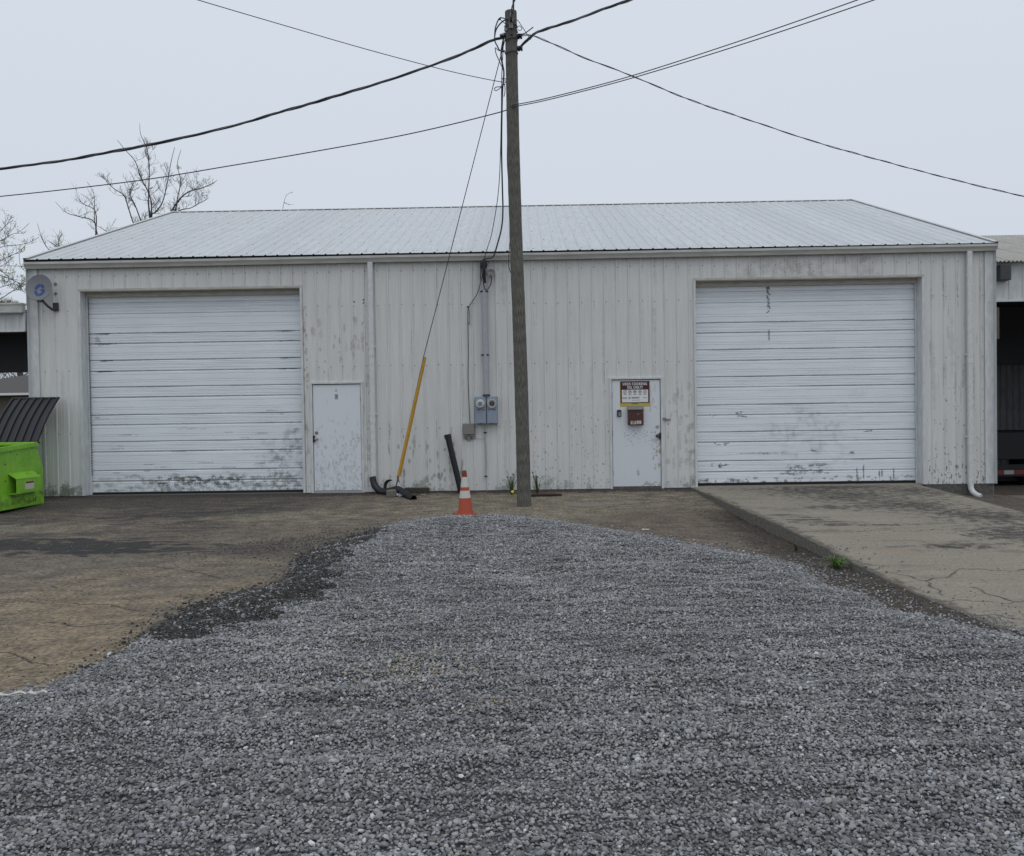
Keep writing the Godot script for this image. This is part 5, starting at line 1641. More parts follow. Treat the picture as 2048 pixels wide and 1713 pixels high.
# ------------------------------------------------------------------ dumpster
func build_dumpster() -> void:
	var s := thing("dumpster", "lime green steel dumpster with one black lid thrown back on wall", "dumpster", V3(-9.5, -0.06, 1.4))
	s.rotation.y = -0.03
	# side profile in (z, y), local to the base; right side faces +x
	var W := 0.92
	var pt := paint(-0.85, 1.25, 1.7, 1.3, 150.0, [130, 190, 50], 0.1, 0.08, 601)
	for i in 60:
		pt.blot(rng.randf_range(-0.7, 0.75), rng.randf_range(0.0, 1.1), rng.randf_range(0.03, 0.15), rng.randf_range(0.02, 0.08), [110, 160, 52] if i % 2 else [146, 198, 84], rng.randf_range(0.15, 0.4), 2.2, 1.8)
	for i in 40:
		pt.blot(rng.randf_range(-0.7, 0.75), rng.randf_range(0.0, 0.25), rng.randf_range(0.02, 0.1), rng.randf_range(0.01, 0.04), [88, 96, 52], rng.randf_range(0.2, 0.5), 2.2)
	for i in 44:
		var q := Vector2(rng.randf_range(-0.7, 0.75), rng.randf_range(0.02, 1.12))
		pt.blot(q.x, q.y, rng.randf_range(0.004, 0.03), rng.randf_range(0.004, 0.012), [70, 48, 34] if i % 2 else [58, 66, 44], 0.8, 1.6)
	var lime := painted(pt, 0.5)
	var prof := [Vector2(0.7, 0.03), Vector2(0.72, 1.0), Vector2(-0.48, 1.08), Vector2(-0.68, 0.66), Vector2(-0.66, 0.03)]
	var b := MB.new()
	for sx in [-1.0, 1.0]:
		var f := []
		for p in prof: f.append(V3(sx * W, p.y, p.x))
		b.face(f, V3(0, 0.5, 0))
		f = []
		for p in prof: f.append(V3(sx * (W - 0.02), p.y, p.x))
		b.face(f, V3(sx * 5.0, 0.5, 0))
	for i in prof.size():
		if i == 1: continue
		var p: Vector2 = prof[i]
		var q: Vector2 = prof[(i + 1) % prof.size()]
		b.face([V3(-W, p.y, p.x), V3(W, p.y, p.x), V3(W, q.y, q.x), V3(-W, q.y, q.x)], V3(0, 0.5, 0))
	for k in b.v.size(): b.uv[k] = Vector2((b.v[k].z + 0.85) / 1.7, (1.25 - b.v[k].y) / 1.3)
	part(s, "bin", b, lime)
	b = MB.new()
	for sx in [-1.0, 1.0]:
		b.prism([Vector2(0.76, 0.98), Vector2(0.76, 1.06), Vector2(-0.5, 1.13), Vector2(-0.5, 1.06)], -0.03, 0.03, Transform3D(Basis(Vector3(0, 0, 1), Vector3.UP, Vector3(1, 0, 0)), V3(sx * (W + 0.005), 0, 0)))
	b.span(V3(-W, 0.985, 0.71), V3(W, 1.06, 0.77), 0.006)
	b.span(V3(-W, 1.07, -0.52), V3(W, 1.13, -0.46), 0.006)
	for k in b.v.size(): b.uv[k] = Vector2((b.v[k].z + 0.85) / 1.7, (1.25 - b.v[k].y) / 1.3)
	part(s, "rim", b, lime)
	b = MB.new()
	b.span(V3(W, 0.0, -0.67), V3(W + 0.012, 0.2, 0.71), 0.003)
	b.span(V3(-W - 0.012, 0.0, -0.67), V3(-W, 0.2, 0.71), 0.003)
	for k in b.v.size(): b.uv[k] = Vector2((b.v[k].z + 0.85) / 1.7, (1.25 - b.v[k].y) / 1.3)
	part(s, "skirt", b, lime)
	for sx in [-1.0, 1.0]:
		b = MB.new()
		var fr := Transform3D(Basis(Vector3(sx, 0, 0), Vector3.UP, Vector3(0, 0, sx)), V3(sx * W, 0, 0))
		# fork sleeve: open ended channel with a sloped top
		var z0 := -0.36 if sx > 0 else -0.36
		var z1 := 0.36
		var put := func(poly: Array, za: float, zb: float) -> void: b.prism(poly, sx * za, sx * zb, fr)
		put.call([Vector2(0.0, 0.62), Vector2(0.15, 0.52), Vector2(0.15, 0.505), Vector2(0.0, 0.6)], z0, z1)
		put.call([Vector2(0.138, 0.27), Vector2(0.15, 0.27), Vector2(0.15, 0.51), Vector2(0.138, 0.51)], z0, z1)
		put.call([Vector2(0.0, 0.25), Vector2(0.15, 0.262), Vector2(0.15, 0.275), Vector2(0.0, 0.265)], z0, z1)
		for k in b.v.size(): b.uv[k] = Vector2((b.v[k].z + 0.85) / 1.7, (1.25 - b.v[k].y) / 1.3)
		var sleeve := part(s, "fork_sleeve", b, lime)
		if sx > 0:
			var l := MB.new()
			l.span(V3(W + 0.1502, 0.32, -0.14), V3(W + 0.152, 0.46, 0.12))
			part(sleeve, "warning_label", l, M.dull_white)
			l = MB.new()
			l.span(V3(W + 0.152, 0.425, -0.13), V3(W + 0.153, 0.455, 0.11))
			part(sleeve, "label_stripe", l, M.rust)
	b = MB.new()
	b.box(V3(W + 0.012, 0.1, -0.4), Vector3(0.012, 0.05, 0.03), 0.002)
	b.box(V3(W + 0.004, 0.55, -0.52), Vector3(0.004, 0.05, 0.02))
	b.box(V3(W + 0.004, 0.5, -0.48), Vector3(0.004, 0.03, 0.02))
	part(s, "scrape", b, M.dark_metal)
	# thrown-back right lid: a ribbed plastic sheet leaning against the wall
	var a0 := V3(0.0, 1.12, -0.5)
	var up := V3(0, 0.83, -0.75).normalized()
	var n := Vector3.RIGHT.cross(up)
	var L := 1.1
	var lid := MB.new()
	var x0 := 0.03
	var x1 := 0.94
	for t in 12:
		var v0 := L * t / 12.0
		var v1 := L * (t + 1) / 12.0
		var bow := func(v: float) -> float: return 0.05 * sin(PI * v / L)
		for e in [0.0, -0.012]:
			lid.quad(a0 + V3(x0, 0, 0) + up * v0 + n * (bow.call(v0) + e), a0 + V3(x1, 0, 0) + up * v0 + n * (bow.call(v0) + e), a0 + V3(x1, 0, 0) + up * v1 + n * (bow.call(v1) + e), a0 + V3(x0, 0, 0) + up * v1 + n * (bow.call(v1) + e))
	var o := part(s, "lid", lid, M.lid_black, "black ribbed plastic lid thrown open")
	for i in 7:
		var rb := MB.new()
		var rx := lerpf(x0 + 0.02, x1 - 0.02, i / 6.0)
		var pl := []
		for t in 13:
			var v := L * t / 12.0
			pl.append(a0 + V3(rx, 0, 0) + up * v + n * (0.05 * sin(PI * v / L) + 0.012))
		rb.tube(pl, [0.024], 6)
		part(o, "rib", rb, M.lid_black)
	b = MB.new()
	b.tube([a0 + V3(x0, 0, 0) + up * L, a0 + V3(x1, 0, 0) + up * L], [0.022], 8)
	b.tube([a0 + V3(x0, 0, 0), a0 + V3(x1 + 0.04, 0, 0)], [0.018], 8)
	part(o, "lid_edge", b, M.lid_black)
	# left lid lies closed
	b = MB.new()
	b.prism([Vector2(0.78, 1.07), Vector2(0.78, 1.09), Vector2(-0.52, 1.155), Vector2(-0.52, 1.135)], -0.93, -0.02, Transform3D(Basis(Vector3(0, 0, 1), Vector3.UP, Vector3(1, 0, 0)), Vector3.ZERO))
	part(s, "lid", b, M.lid_black, "closed black lid")

# ------------------------------------------------------------------ neighbours
func build_neighbours() -> void:
	# canopy to the left
	var s := thing("canopy", "white fascia of an open metal canopy left of the building", "canopy", V3(-13.5, 0, -2.5))
	var b := MB.new()
	b.ribs(Transform3D(Basis(), V3(0, 0, 0.02)), -3.5, 2.84, 3.42, 3.82, 0.3)
	part(s, "fascia_panel", b, M.siding)
	b = MB.new()
	b.span(V3(-3.5, 3.81, 0.0), V3(2.86, 4.02, 0.16), 0.012)
	b.span(V3(-3.5, 3.985, -0.01), V3(2.87, 4.03, 0.18), 0.006)
	part(s, "gutter", b, M.gutter)
	b = MB.new()
	b.span(V3(-3.5, 3.405, 0.0), V3(2.85, 3.43, 0.06), 0.004)
	b.span(V3(2.81, 3.43, 0.0), V3(2.86, 3.82, 0.06), 0.004)
	part(s, "edge_trim", b, M.trim)
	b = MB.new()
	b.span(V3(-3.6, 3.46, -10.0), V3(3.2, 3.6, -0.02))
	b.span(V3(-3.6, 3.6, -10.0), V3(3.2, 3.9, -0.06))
	part(s, "roof_deck", b, M.soot_and_shade)  # underside coloured near black for the shade below it
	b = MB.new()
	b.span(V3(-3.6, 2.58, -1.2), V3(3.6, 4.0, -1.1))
	part(s, "shade_sheet", b, M.soot_and_shade)  # added dark sheet, stands in for the shade behind the fascia
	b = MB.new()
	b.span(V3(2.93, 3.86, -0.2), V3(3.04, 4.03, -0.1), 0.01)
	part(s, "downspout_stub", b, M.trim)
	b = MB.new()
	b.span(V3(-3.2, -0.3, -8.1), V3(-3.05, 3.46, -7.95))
	part(s, "post", b, M.soot_and_shade)
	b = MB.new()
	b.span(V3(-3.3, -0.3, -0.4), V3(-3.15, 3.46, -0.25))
	part(s, "post", b, M.soot_and_shade)
	var gr := thing("gutter_moss", "dead grass and moss sprouting from the left canopy gutter", "moss", V3(-13.5, 4.02, -2.42))
	gr.set_meta("kind", "stuff")
	var tone := [M.straw, M.grass]
	for q in 2:
		b = MB.new()
		for i in 420:
			var x := rng.randf_range(-0.2, 2.72)
			var h := rng.randf_range(0.05, 0.2) * (0.6 + 0.4 * sin(x * 3.0)) * (0.5 if x > 2.55 else 1.0)
			var p := V3(x, 0.0, rng.randf_range(-0.06, 0.06))
			var d := V3(rng.randf_range(-0.1, 0.1), h, rng.randf_range(-0.05, 0.05))
			b.tri(p - V3(0.007, 0, 0), p + V3(0.007, 0, 0), p + d)
		part(gr, "blades", b, tone[q]).set_meta("kind", "stuff")
	# house beyond the canopy
	s = thing("far_house", "low brown house with grey hipped roof seen under the canopy", "house", V3(-26.0, -0.3, -31))
	b = MB.new()
	b.span(V3(-4.5, 0, -4.5), V3(4.5, 3.02, 4.5))
	part(s, "wall", b, M.house_wall)
	b = MB.new()
	var e := [V3(-5, 3.08, -5), V3(5, 3.08, -5), V3(5, 3.08, 5), V3(-5, 3.08, 5)]
	var r0 := V3(-1.0, 4.2, 0)
	var r1 := V3(0.4, 4.2, 0)
	b.face([e[3], e[2], r1, r0], V3(0, 2, 0))
	b.face([e[1], e[0], r0, r1], V3(0, 2, 0))
	b.face([e[2], e[1], r1], V3(0, 2, 0))
	b.face([e[0], e[3], r0], V3(0, 2, 0))
	part(s, "roof", b, M.shingle)
	b = MB.new()
	b.span(V3(-5, 2.98, 4.98), V3(5, 3.09, 5.05))
	part(s, "fascia", b, M.white)
	# wing of the shed on the right, a dark bay with a trailer inside
	s = thing("open_shed", "dark open bay shed with weathered corrugated roof at right edge", "shed", V3(13.5, -0.55, -3))
	b = MB.new()
	b.ribs(Transform3D(Basis(), V3(0, 0, 0)), -3.3, 4.5, 4.36, 5.215, 0.3)
	part(s, "front_panel", b, M.siding)
	b = MB.new()
	b.span(V3(-3.3, 4.32, -0.02), V3(4.5, 4.37, 0.03), 0.004)
	part(s, "head_trim", b, M.trim)
	b = MB.new()
	b.span(V3(-3.3, 0, -0.1), V3(-2.76, 4.36, -0.004))
	part(s, "jamb_wall", b, M.siding)
	b = MB.new()
	b.span(V3(-2.7, 3.5, -0.06), V3(-2.62, 4.2, 0.0), 0.004)
	part(s, "door_track", b, M.house_wall)
	b = MB.new()
	b.box(V3(-2.58, 4.95, 0.1), Vector3(0.24, 0.34, 0.2), 0.01)
	part(s, "vent_box", b, M.dark_metal)
	var up := V3(0, 1.55, -5.2).normalized()
	for i in 9:
		b = MB.new()
		b.ribs(Transform3D(Basis(Vector3.RIGHT, up, Vector3.RIGHT.cross(up)), V3(0, 5.17, 0.2)), -3.35 + 0.9 * i, -2.45 + 0.9 * i, 0, 5.5, 0.09, 0.085, 0.02, 0.03, false)
		part(s, "roof_panel", b, M.old_roof)
	b = MB.new()
	b.span(V3(-3.35, 0, -8.6), V3(-3.25, 5.2, -0.1))
	part(s, "side_wall", b, M.dark_wall)
	b = MB.new()
	b.span(V3(4.5, 0, -8.6), V3(4.6, 5.2, -0.0))
	part(s, "side_wall", b, M.dark_wall)
	b = MB.new()
	b.span(V3(-3.3, 5.16, -5.0), V3(4.5, 6.6, -4.9))
	part(s, "loft_wall", b, M.dark_wall)
	b = MB.new()
	b.span(V3(-3.3, 5.13, -8.6), V3(4.5, 5.16, -0.05))
	part(s, "ceiling", b, M.shed_dark)
	b = MB.new()
	b.ribs(Transform3D(Basis(), V3(0, 0, -8.5)), -3.3, 4.5, 0.0, 5.1, 0.2, 0.12, 0.06, 0.05, false)
	part(s, "back_wall", b, M.dark_wall)
	b = MB.new()
	b.span(V3(-3.3, 3.3, -8.2), V3(4.5, 5.1, -8.1))
	part(s, "upper_back_sheet", b, M.shed_dark)  # plain dark sheet across the upper back of the bay
	b = MB.new()
	b.span(V3(-2.9, 0.0, 0.0), V3(4.4, 0.06, 3.0), 0.01)
	var sl := top("shed_apron", b, M.apron, "pale concrete apron in front of the dark shed bay", "apron", V3(13.9, -0.6, -3.0))
	sl.set_meta("kind", "structure")
	# trailer
	s = thing("flatbed_trailer", "black flatbed trailer with red and white reflective tape inside the shed", "trailer", V3(14.0, -0.5, -5.2))
	b = MB.new()
	b.span(V3(-2.15, 0.62, -2.2), V3(4.0, 1.3, 0.0), 0.02)
	part(s, "bed", b, M.trailer_black)
	b = MB.new()
	b.span(V3(-2.15, 0.2, -0.06), V3(4.0, 0.5, 0.02), 0.01)
	b.span(V3(-2.05, 0.06, -2.0), V3(3.8, 0.2, -0.3), 0.01)
	part(s, "bumper", b, M.trailer_black)
	var tx := -2.1
	var red := true
	while tx < 3.6:
		b = MB.new()
		b.span(V3(tx, 0.26, 0.02), V3(tx + 0.24, 0.36, 0.024))
		part(s, "reflective_tape", b, M.tape_red if red else M.tape_white)
		red = not red
		tx += 0.25
	b = MB.new()
	b.span(V3(-2.14, 1.3, -0.12), V3(-2.04, 1.95, -0.03), 0.006)
	for i in 5:
		b.span(V3(-2.2, 1.36 + 0.12 * i, -0.1), V3(-2.14, 1.41 + 0.12 * i, -0.04), 0.006)
	part(s, "stake", b, M.trailer_black)
	for q in [-1.2, 2.6]:
		b = MB.new()
		b.lathe(V3(q, 0.38, -0.4), Vector3(1, 0, 0), [Vector2(0.0, -0.12), Vector2(0.3, -0.12), Vector2(0.42, -0.09), Vector2(0.43, 0.0), Vector2(0.42, 0.09), Vector2(0.3, 0.12), Vector2(0.0, 0.12)], 26)
		part(s, "tyre", b, M.rubber)

# ------------------------------------------------------------------ bare trees
func twig(b: MB, p: Vector3, d: Vector3, length: float, r: float, depth: int, buds: Array) -> void:
	var pts := [p]
	var rad := [r]
	var n := 5
	var q := p
	var dir := d.normalized()
	for i in n:
		dir = (dir + Vector3(rng.randf_range(-0.28, 0.28), rng.randf_range(-0.1, 0.26), rng.randf_range(-0.28, 0.28))).normalized()
		q += dir * length / n
		pts.append(q)
		rad.append(maxf(r * (1.0 - 0.75 * (i + 1) / n), 0.0035))
	b.tube(pts, rad, 4, false)
	buds.append(q)
	if depth > 0:
		for k in rng.randi_range(2, 4):
			var i := rng.randi_range(1, n - 1)
			var o := Vector3(rng.randf_range(-1, 1), rng.randf_range(-0.25, 0.9), rng.randf_range(-1, 1)).normalized()
			twig(b, pts[i], (dir * 0.7 + o).normalized(), length * rng.randf_range(0.4, 0.7), rad[i] * 0.7, depth - 1, buds)

func tree(called: String, label: String, foot: Vector3, fork: Vector3, trunk_r: float, limbs: Array, r: float, twigs: int, tl: float, depth: int, leafy: float, group: String) -> void:
	var s := thing(called, label, "tree", foot, group)
	var off := -foot
	var t := MB.new()
	var mid := foot.lerp(fork, 0.5) + Vector3(0.2, 0, 0.1)
	t.tube(smooth([foot + Vector3(0, -0.3, 0) + off, mid + off, fork + off], 5), [trunk_r, trunk_r * 0.95, trunk_r * 0.9, trunk_r * 0.85, trunk_r * 0.8, trunk_r * 0.75, trunk_r * 0.7, trunk_r * 0.68, trunk_r * 0.66, trunk_r * 0.64, trunk_r * 0.62], 9)
	part(s, "trunk", t, M.bark)
	var b := MB.new()
	var buds := []
	for l: Array in limbs:
		var start: Vector3 = l[0]
		var join := []
		if start.distance_to(fork) > 0.4 and start.y < fork.y + 2.2:
			join = [fork.lerp(foot, 0.12), fork.lerp(start, 0.5) + Vector3(0, -0.1, 0)]
		var all: Array = join + l
		var sm := smooth(all, 5)
		var rad := []
		for i in sm.size():
			rad.append(maxf(lerpf(r * (1.15 if join else 1.0), r * 0.22, float(i) / (sm.size() - 1)), 0.007))
			sm[i] += off
		b.tube(sm, rad, 6)
		var first := join.size() * 5
		for k in twigs:
			var i := rng.randi_range(first, maxi(first + 1, int(sm.size() * 0.82) - 1))
			var fwd: Vector3 = (sm[i + 1] - sm[i]).normalized()
			var o := Vector3(rng.randf_range(-1, 1), rng.randf_range(-0.3, 0.8), rng.randf_range(-1, 1)).normalized()
			twig(b, sm[i], fwd * 0.8 + o, tl * rng.randf_range(0.4, 1.1), maxf(rad[i] * 0.45, 0.007), depth, buds)
	part(s, "crown", b, M.bark)
	if leafy > 0:
		var lf := MB.new()
		for p: Vector3 in buds:
			for k in 3:
				if rng.randf() > leafy: continue
				var a := p + Vector3(rng.randf_range(-0.09, 0.09), rng.randf_range(-0.07, 0.07), rng.randf_range(-0.09, 0.09))
				var x := Vector3(rng.randf_range(-1, 1), rng.randf_range(-1, 1), rng.randf_range(-1, 1)).normalized() * rng.randf_range(0.015, 0.035)
				var y := x.cross(Vector3(rng.randf(), 1, rng.randf())).normalized() * 0.03
				lf.tri(a - x, a + x, a + y)
		part(s, "young_leaves", lf, M.young_leaf).set_meta("kind", "stuff")

func build_trees() -> void:
	var t1 := [
		[V3(-13.77, 9.04, -16.59), V3(-13.64, 9.48, -16.39), V3(-13.66, 9.90, -16.20), V3(-13.83, 10.41, -15.93), V3(-13.91, 10.93, -15.67), V3(-14.18, 11.31, -15.43), V3(-14.37, 11.60, -15.25)],
		[V3(-13.8, 9.5, -16.5), V3(-14.17, 10.21, -17.40), V3(-14.27, 11.06, -17.74), V3(-14.38, 11.63, -17.97), V3(-14.54, 12.19, -18.19), V3(-14.88, 12.81, -18.45), V3(-14.99, 13.32, -18.64)],
		[V3(-13.77, 9.20, -16.70), V3(-13.62, 9.28, -16.66), V3(-13.28, 9.64, -16.53), V3(-13.02, 10.28, -16.35), V3(-12.76, 11.04, -16.13), V3(-12.56, 11.53, -15.99)],
		[V3(-13.13, 9.03, -16.85), V3(-12.95, 9.41, -16.93), V3(-12.90, 9.91, -17.03), V3(-12.82, 10.59, -17.17), V3(-12.99, 11.24, -17.30), V3(-12.87, 11.87, -17.42)],
		[V3(-13.15, 9.04, -16.90), V3(-12.74, 9.37, -16.81), V3(-12.29, 9.44, -16.73), V3(-11.90, 9.61, -16.65), V3(-11.54, 9.77, -16.58)],
		[V3(-12.9, 9.7, -16.95), V3(-12.55, 10.17, -17.21), V3(-12.19, 10.37, -17.50), V3(-11.81, 10.64, -17.82), V3(-11.68, 10.81, -17.95)],
		[V3(-14.39, 8.52, -17.06), V3(-14.66, 8.98, -17.12), V3(-14.91, 9.69, -17.20), V3(-15.06, 10.09, -17.25), V3(-15.48, 10.38, -17.30), V3(-15.79, 10.69, -17.35), V3(-15.94, 10.99, -17.38)],
		[V3(-14.08, 8.65, -16.80), V3(-14.13, 8.93, -16.58), V3(-14.17, 9.44, -16.18), V3(-14.23, 9.83, -15.86), V3(-13.92, 10.19, -15.56), V3(-13.97, 10.47, -15.31)]]
	tree("bare_tree", "tallest bare tree rising behind the left end of the roof", V3(-13.8, -0.3, -17), V3(-13.8, 8.1, -16.8), 0.2, t1, 0.032, 14, 0.62, 2, 0.08, "bare trees behind the roof")
	var t2 := [
		[V3(-15.28, 7.89, -15.68), V3(-15.36, 8.24, -15.66), V3(-15.45, 8.75, -15.64), V3(-15.44, 9.24, -15.62), V3(-15.44, 9.78, -15.59), V3(-15.66, 10.19, -15.57)],
		[V3(-15.45, 8.7, -15.65), V3(-16.37, 9.09, -16.25), V3(-16.90, 9.28, -16.41), V3(-17.40, 9.73, -16.60)],
		[V3(-15.12, 8.29, -16.33), V3(-15.50, 8.59, -16.76), V3(-16.26, 8.99, -17.47)],
		[V3(-15.44, 9.1, -15.7), V3(-16.17, 9.55, -16.26), V3(-16.57, 9.93, -16.46)],
		[V3(-16.84, 7.62, -16.09), V3(-17.19, 7.72, -15.79), V3(-17.33, 8.08, -15.51), V3(-17.31, 8.60, -15.15)],
		[V3(-16.75, 7.70, -15.98), V3(-16.95, 7.84, -15.93), V3(-17.34, 8.14, -15.84)],
		[V3(-16.66, 7.92, -16.19), V3(-17.30, 8.03, -16.64), V3(-17.51, 8.41, -16.99), V3(-17.65, 8.79, -17.33)]]
	tree("bare_tree", "smaller bare tree with knobbly twigs left of the tallest one", V3(-15.6, -0.3, -15.9), V3(-15.6, 7.0, -15.9), 0.17, t2, 0.026, 9, 0.5, 1, 0.3, "bare trees behind the roof")
	var t3 := [
		[V3(-17.56, 6.76, -12.10), V3(-17.04, 7.21, -12.37), V3(-16.53, 7.33, -12.59), V3(-16.25, 7.43, -12.70), V3(-15.98, 7.63, -12.83)],
		[V3(-17.48, 7.07, -11.99), V3(-16.44, 7.54, -11.38), V3(-16.10, 7.70, -11.17), V3(-15.79, 7.80, -11.00)],
		[V3(-17.42, 6.89, -11.90), V3(-16.91, 7.38, -12.16), V3(-16.61, 7.62, -12.30), V3(-16.40, 7.72, -12.39), V3(-16.14, 8.03, -12.53)],
		[V3(-17.36, 6.29, -11.76), V3(-16.54, 6.61, -11.51), V3(-16.16, 6.73, -11.39), V3(-15.78, 6.86, -11.27), V3(-15.51, 7.04, -11.17)],
		[V3(-17.42, 6.31, -11.86), V3(-16.52, 6.43, -11.47), V3(-15.55, 6.34, -11.05)],
		[V3(-17.40, 6.63, -11.84), V3(-16.63, 6.33, -11.64), V3(-16.37, 6.15, -11.56), V3(-16.01, 5.92, -11.45), V3(-15.65, 5.77, -11.36), V3(-15.46, 5.46, -11.26)],
		[V3(-17.3, 6.3, -12.1), V3(-16.37, 6.02, -12.09), V3(-15.84, 5.63, -11.53), V3(-15.41, 5.43, -11.13)],
		[V3(-17.2, 5.2, -11.9), V3(-15.99, 6.06, -12.00), V3(-16.31, 6.60, -12.23), V3(-16.43, 7.04, -12.40)],
		[V3(-17.26, 5.57, -11.85), V3(-16.66, 5.78, -11.67), V3(-16.17, 5.84, -11.54), V3(-15.73, 5.75, -11.42)]]
	tree("budding_tree", "thin tree with young yellow green leaves at far left edge", V3(-17.9, -0.3, -12), V3(-17.8, 5.2, -12), 0.16, t3, 0.017, 6, 0.5, 2, 0.5, "")
	tree("bare_tree", "lone bare twig just showing above the roof ridge", V3(-9.6, -0.3, -18.2), V3(-9.5, 7.6, -18.1), 0.12, [[V3(-9.45, 8.0, -18.05), V3(-9.34, 8.82, -18.01), V3(-9.12, 9.64, -18.00), V3(-8.97, 10.15, -17.99), V3(-8.69, 10.30, -17.99)], [V3(-9.06, 9.89, -18.00), V3(-8.76, 9.73, -17.75)]], 0.016, 2, 0.4, 0, 0.0, "")
	for i in 4:
		var x := -37.2 + i * 1.25
		var z := -44.0 - 2.0 * (i % 2)
		var limbs := []
		for k in 9:
			var a := rng.randf() * TAU
			var st := V3(x, 1.2 + k * 0.55, z)
			var en := st + V3(cos(a) * 2.0, rng.randf_range(1.2, 2.6), sin(a) * 1.6)
			limbs.append([st, st.lerp(en, 0.5) + V3(0, -0.2, 0), en])
		tree("thicket_tree", "%s of four bare trees behind the far house under canopy" % ["leftmost", "second from left", "third from left", "rightmost"][i], V3(x, -0.3, z), V3(x, 6.0, z), 0.22, limbs, 0.06, 12, 1.4, 2, 0.0, "bare trees behind the far house")

# ------------------------------------------------------------------ materials table
func make_materials() -> void:
	M.siding = mottled(lin(0.50, 0.515, 0.52), lin(0.66, 0.68, 0.685), 0.03, Vector3(0.6, 0.25, 0.6), 0.6, 0.0, 3)
	M.trim = mottled(lin(0.52, 0.54, 0.54), lin(0.70, 0.72, 0.72), 0.03, Vector3(1.2, 0.4, 1.2), 0.55, 0.0, 4)
	M.header = mottled(lin(0.42, 0.40, 0.36), lin(0.58, 0.56, 0.51), 0.03, Vector3(0.5, 1.2, 1.2), 0.6, 0.0, 5)
	M.gutter = mottled(lin(0.40, 0.40, 0.37), lin(0.60, 0.60, 0.57), 0.03, Vector3(0.25, 1.6, 1.6), 0.5, 0.0, 6)
	M.spout = mottled(lin(0.54, 0.555, 0.555), lin(0.72, 0.735, 0.735), 0.05, Vector3(2.0, 0.7, 2.0), 0.5, 0.0, 7)
	M.roof = mottled(lin(0.47, 0.49, 0.505), lin(0.64, 0.66, 0.67), 0.03, Vector3(1.1, 0.16, 0.16), 0.5, 0.0, 8)
	M.roof_b = mottled(lin(0.44, 0.46, 0.475), lin(0.60, 0.62, 0.635), 0.04, Vector3(2.2, 0.1, 0.1), 0.45, 0.0, 39)
	M.roof_c = mottled(lin(0.48, 0.50, 0.515), lin(0.665, 0.685, 0.70), 0.03, Vector3(1.6, 0.2, 0.2), 0.55, 0.0, 40)
	M.roof_trim = mottled(lin(0.52, 0.52, 0.50), lin(0.68, 0.68, 0.66), 0.03, Vector3(0.5, 0.5, 0.5), 0.5, 0.0, 9)
	M.old_roof = mottled(lin(0.28, 0.275, 0.24), lin(0.60, 0.59, 0.54), 0.05, Vector3(2.2, 0.3, 0.3), 0.8, 0.0, 10, 5)  # streaks along the slope painted in so the corrugation shows in flat light
	M.footing = mottled(lin(0.07, 0.068, 0.06), lin(0.15, 0.145, 0.13), 0.06, Vector3(0.8, 0.8, 0.8), 0.92, 0.0, 11)
	M.kerb = mottled(lin(0.09, 0.083, 0.07), lin(0.22, 0.205, 0.175), 0.05, Vector3(0.9, 1.6, 0.9), 0.92, 0.0, 12, 5)
	M.apron = mottled(lin(0.16, 0.15, 0.13), lin(0.26, 0.245, 0.21), 0.05, Vector3(0.7, 0.7, 0.7), 0.92, 0.0, 13)
	M.pole = mottled(lin(0.035, 0.034, 0.028), lin(0.26, 0.25, 0.215), 0.06, Vector3(5.5, 0.4, 5.5), 0.93, 0.0, 14, 5)
	M.lid_concrete = mottled(lin(0.13, 0.12, 0.10), lin(0.30, 0.275, 0.23), 0.06, Vector3(2, 2, 2), 0.92, 0.0, 37, 5)
	M.bark = mottled(lin(0.05, 0.043, 0.04), lin(0.10, 0.09, 0.085), 0.08, Vector3(2, 2, 2), 0.95, 0.0, 15)
	M.old_wood = mottled(lin(0.03, 0.028, 0.02), lin(0.09, 0.08, 0.06), 0.06, Vector3(1.0, 4, 4), 0.95, 0.0, 16)
	M.lime = mottled(lin(0.15, 0.33, 0.028), lin(0.215, 0.43, 0.045), 0.03, Vector3(1.1, 0.8, 1.1), 0.5, 0.0, 17, 5)
	M.cone = mottled(lin(0.34, 0.055, 0.026), lin(0.56, 0.105, 0.048), 0.06, Vector3(4, 3, 4), 0.6, 0.0, 18, 5)
	M.cone_tip = mottled(lin(0.14, 0.03, 0.016), lin(0.26, 0.05, 0.022), 0.06, Vector3(6, 6, 6), 0.7, 0.0, 19)
	M.cone_white = mottled(lin(0.40, 0.38, 0.34), lin(0.80, 0.79, 0.75), 0.07, Vector3(5, 5, 5), 0.5, 0.0, 20, 5)
	M.cone_base = mottled(lin(0.20, 0.05, 0.025), lin(0.46, 0.12, 0.055), 0.06, Vector3(4, 4, 4), 0.75, 0.0, 21)
	M.guy_yellow = mottled(lin(0.50, 0.27, 0.03), lin(0.68, 0.40, 0.06), 0.04, Vector3(3, 0.8, 3), 0.5, 0.0, 22)
	M.hose = mottled(lin(0.012, 0.013, 0.016), lin(0.035, 0.037, 0.042), 0.05, Vector3(5, 5, 5), 0.5, 0.0, 23)
	M.lid_black = mottled(lin(0.010, 0.011, 0.014), lin(0.028, 0.029, 0.034), 0.05, Vector3(2, 2, 2), 0.5, 0.0, 24)
	M.rust = mottled(lin(0.09, 0.03, 0.015), lin(0.20, 0.07, 0.035), 0.08, Vector3(6, 6, 6), 0.9, 0.0, 25)
	M.dark_log = mottled(lin(0.03, 0.02, 0.017), lin(0.085, 0.05, 0.04), 0.06, Vector3(1.2, 6, 6), 0.95, 0.0, 38)
	M.rubble = mottled(lin(0.20, 0.18, 0.14), lin(0.42, 0.39, 0.32), 0.06, Vector3(4, 4, 4), 0.95, 0.0, 26)
	M.meter_blue = mottled(lin(0.24, 0.29, 0.36), lin(0.30, 0.355, 0.43), 0.04, Vector3(2, 2, 2), 0.45, 0.0, 27)
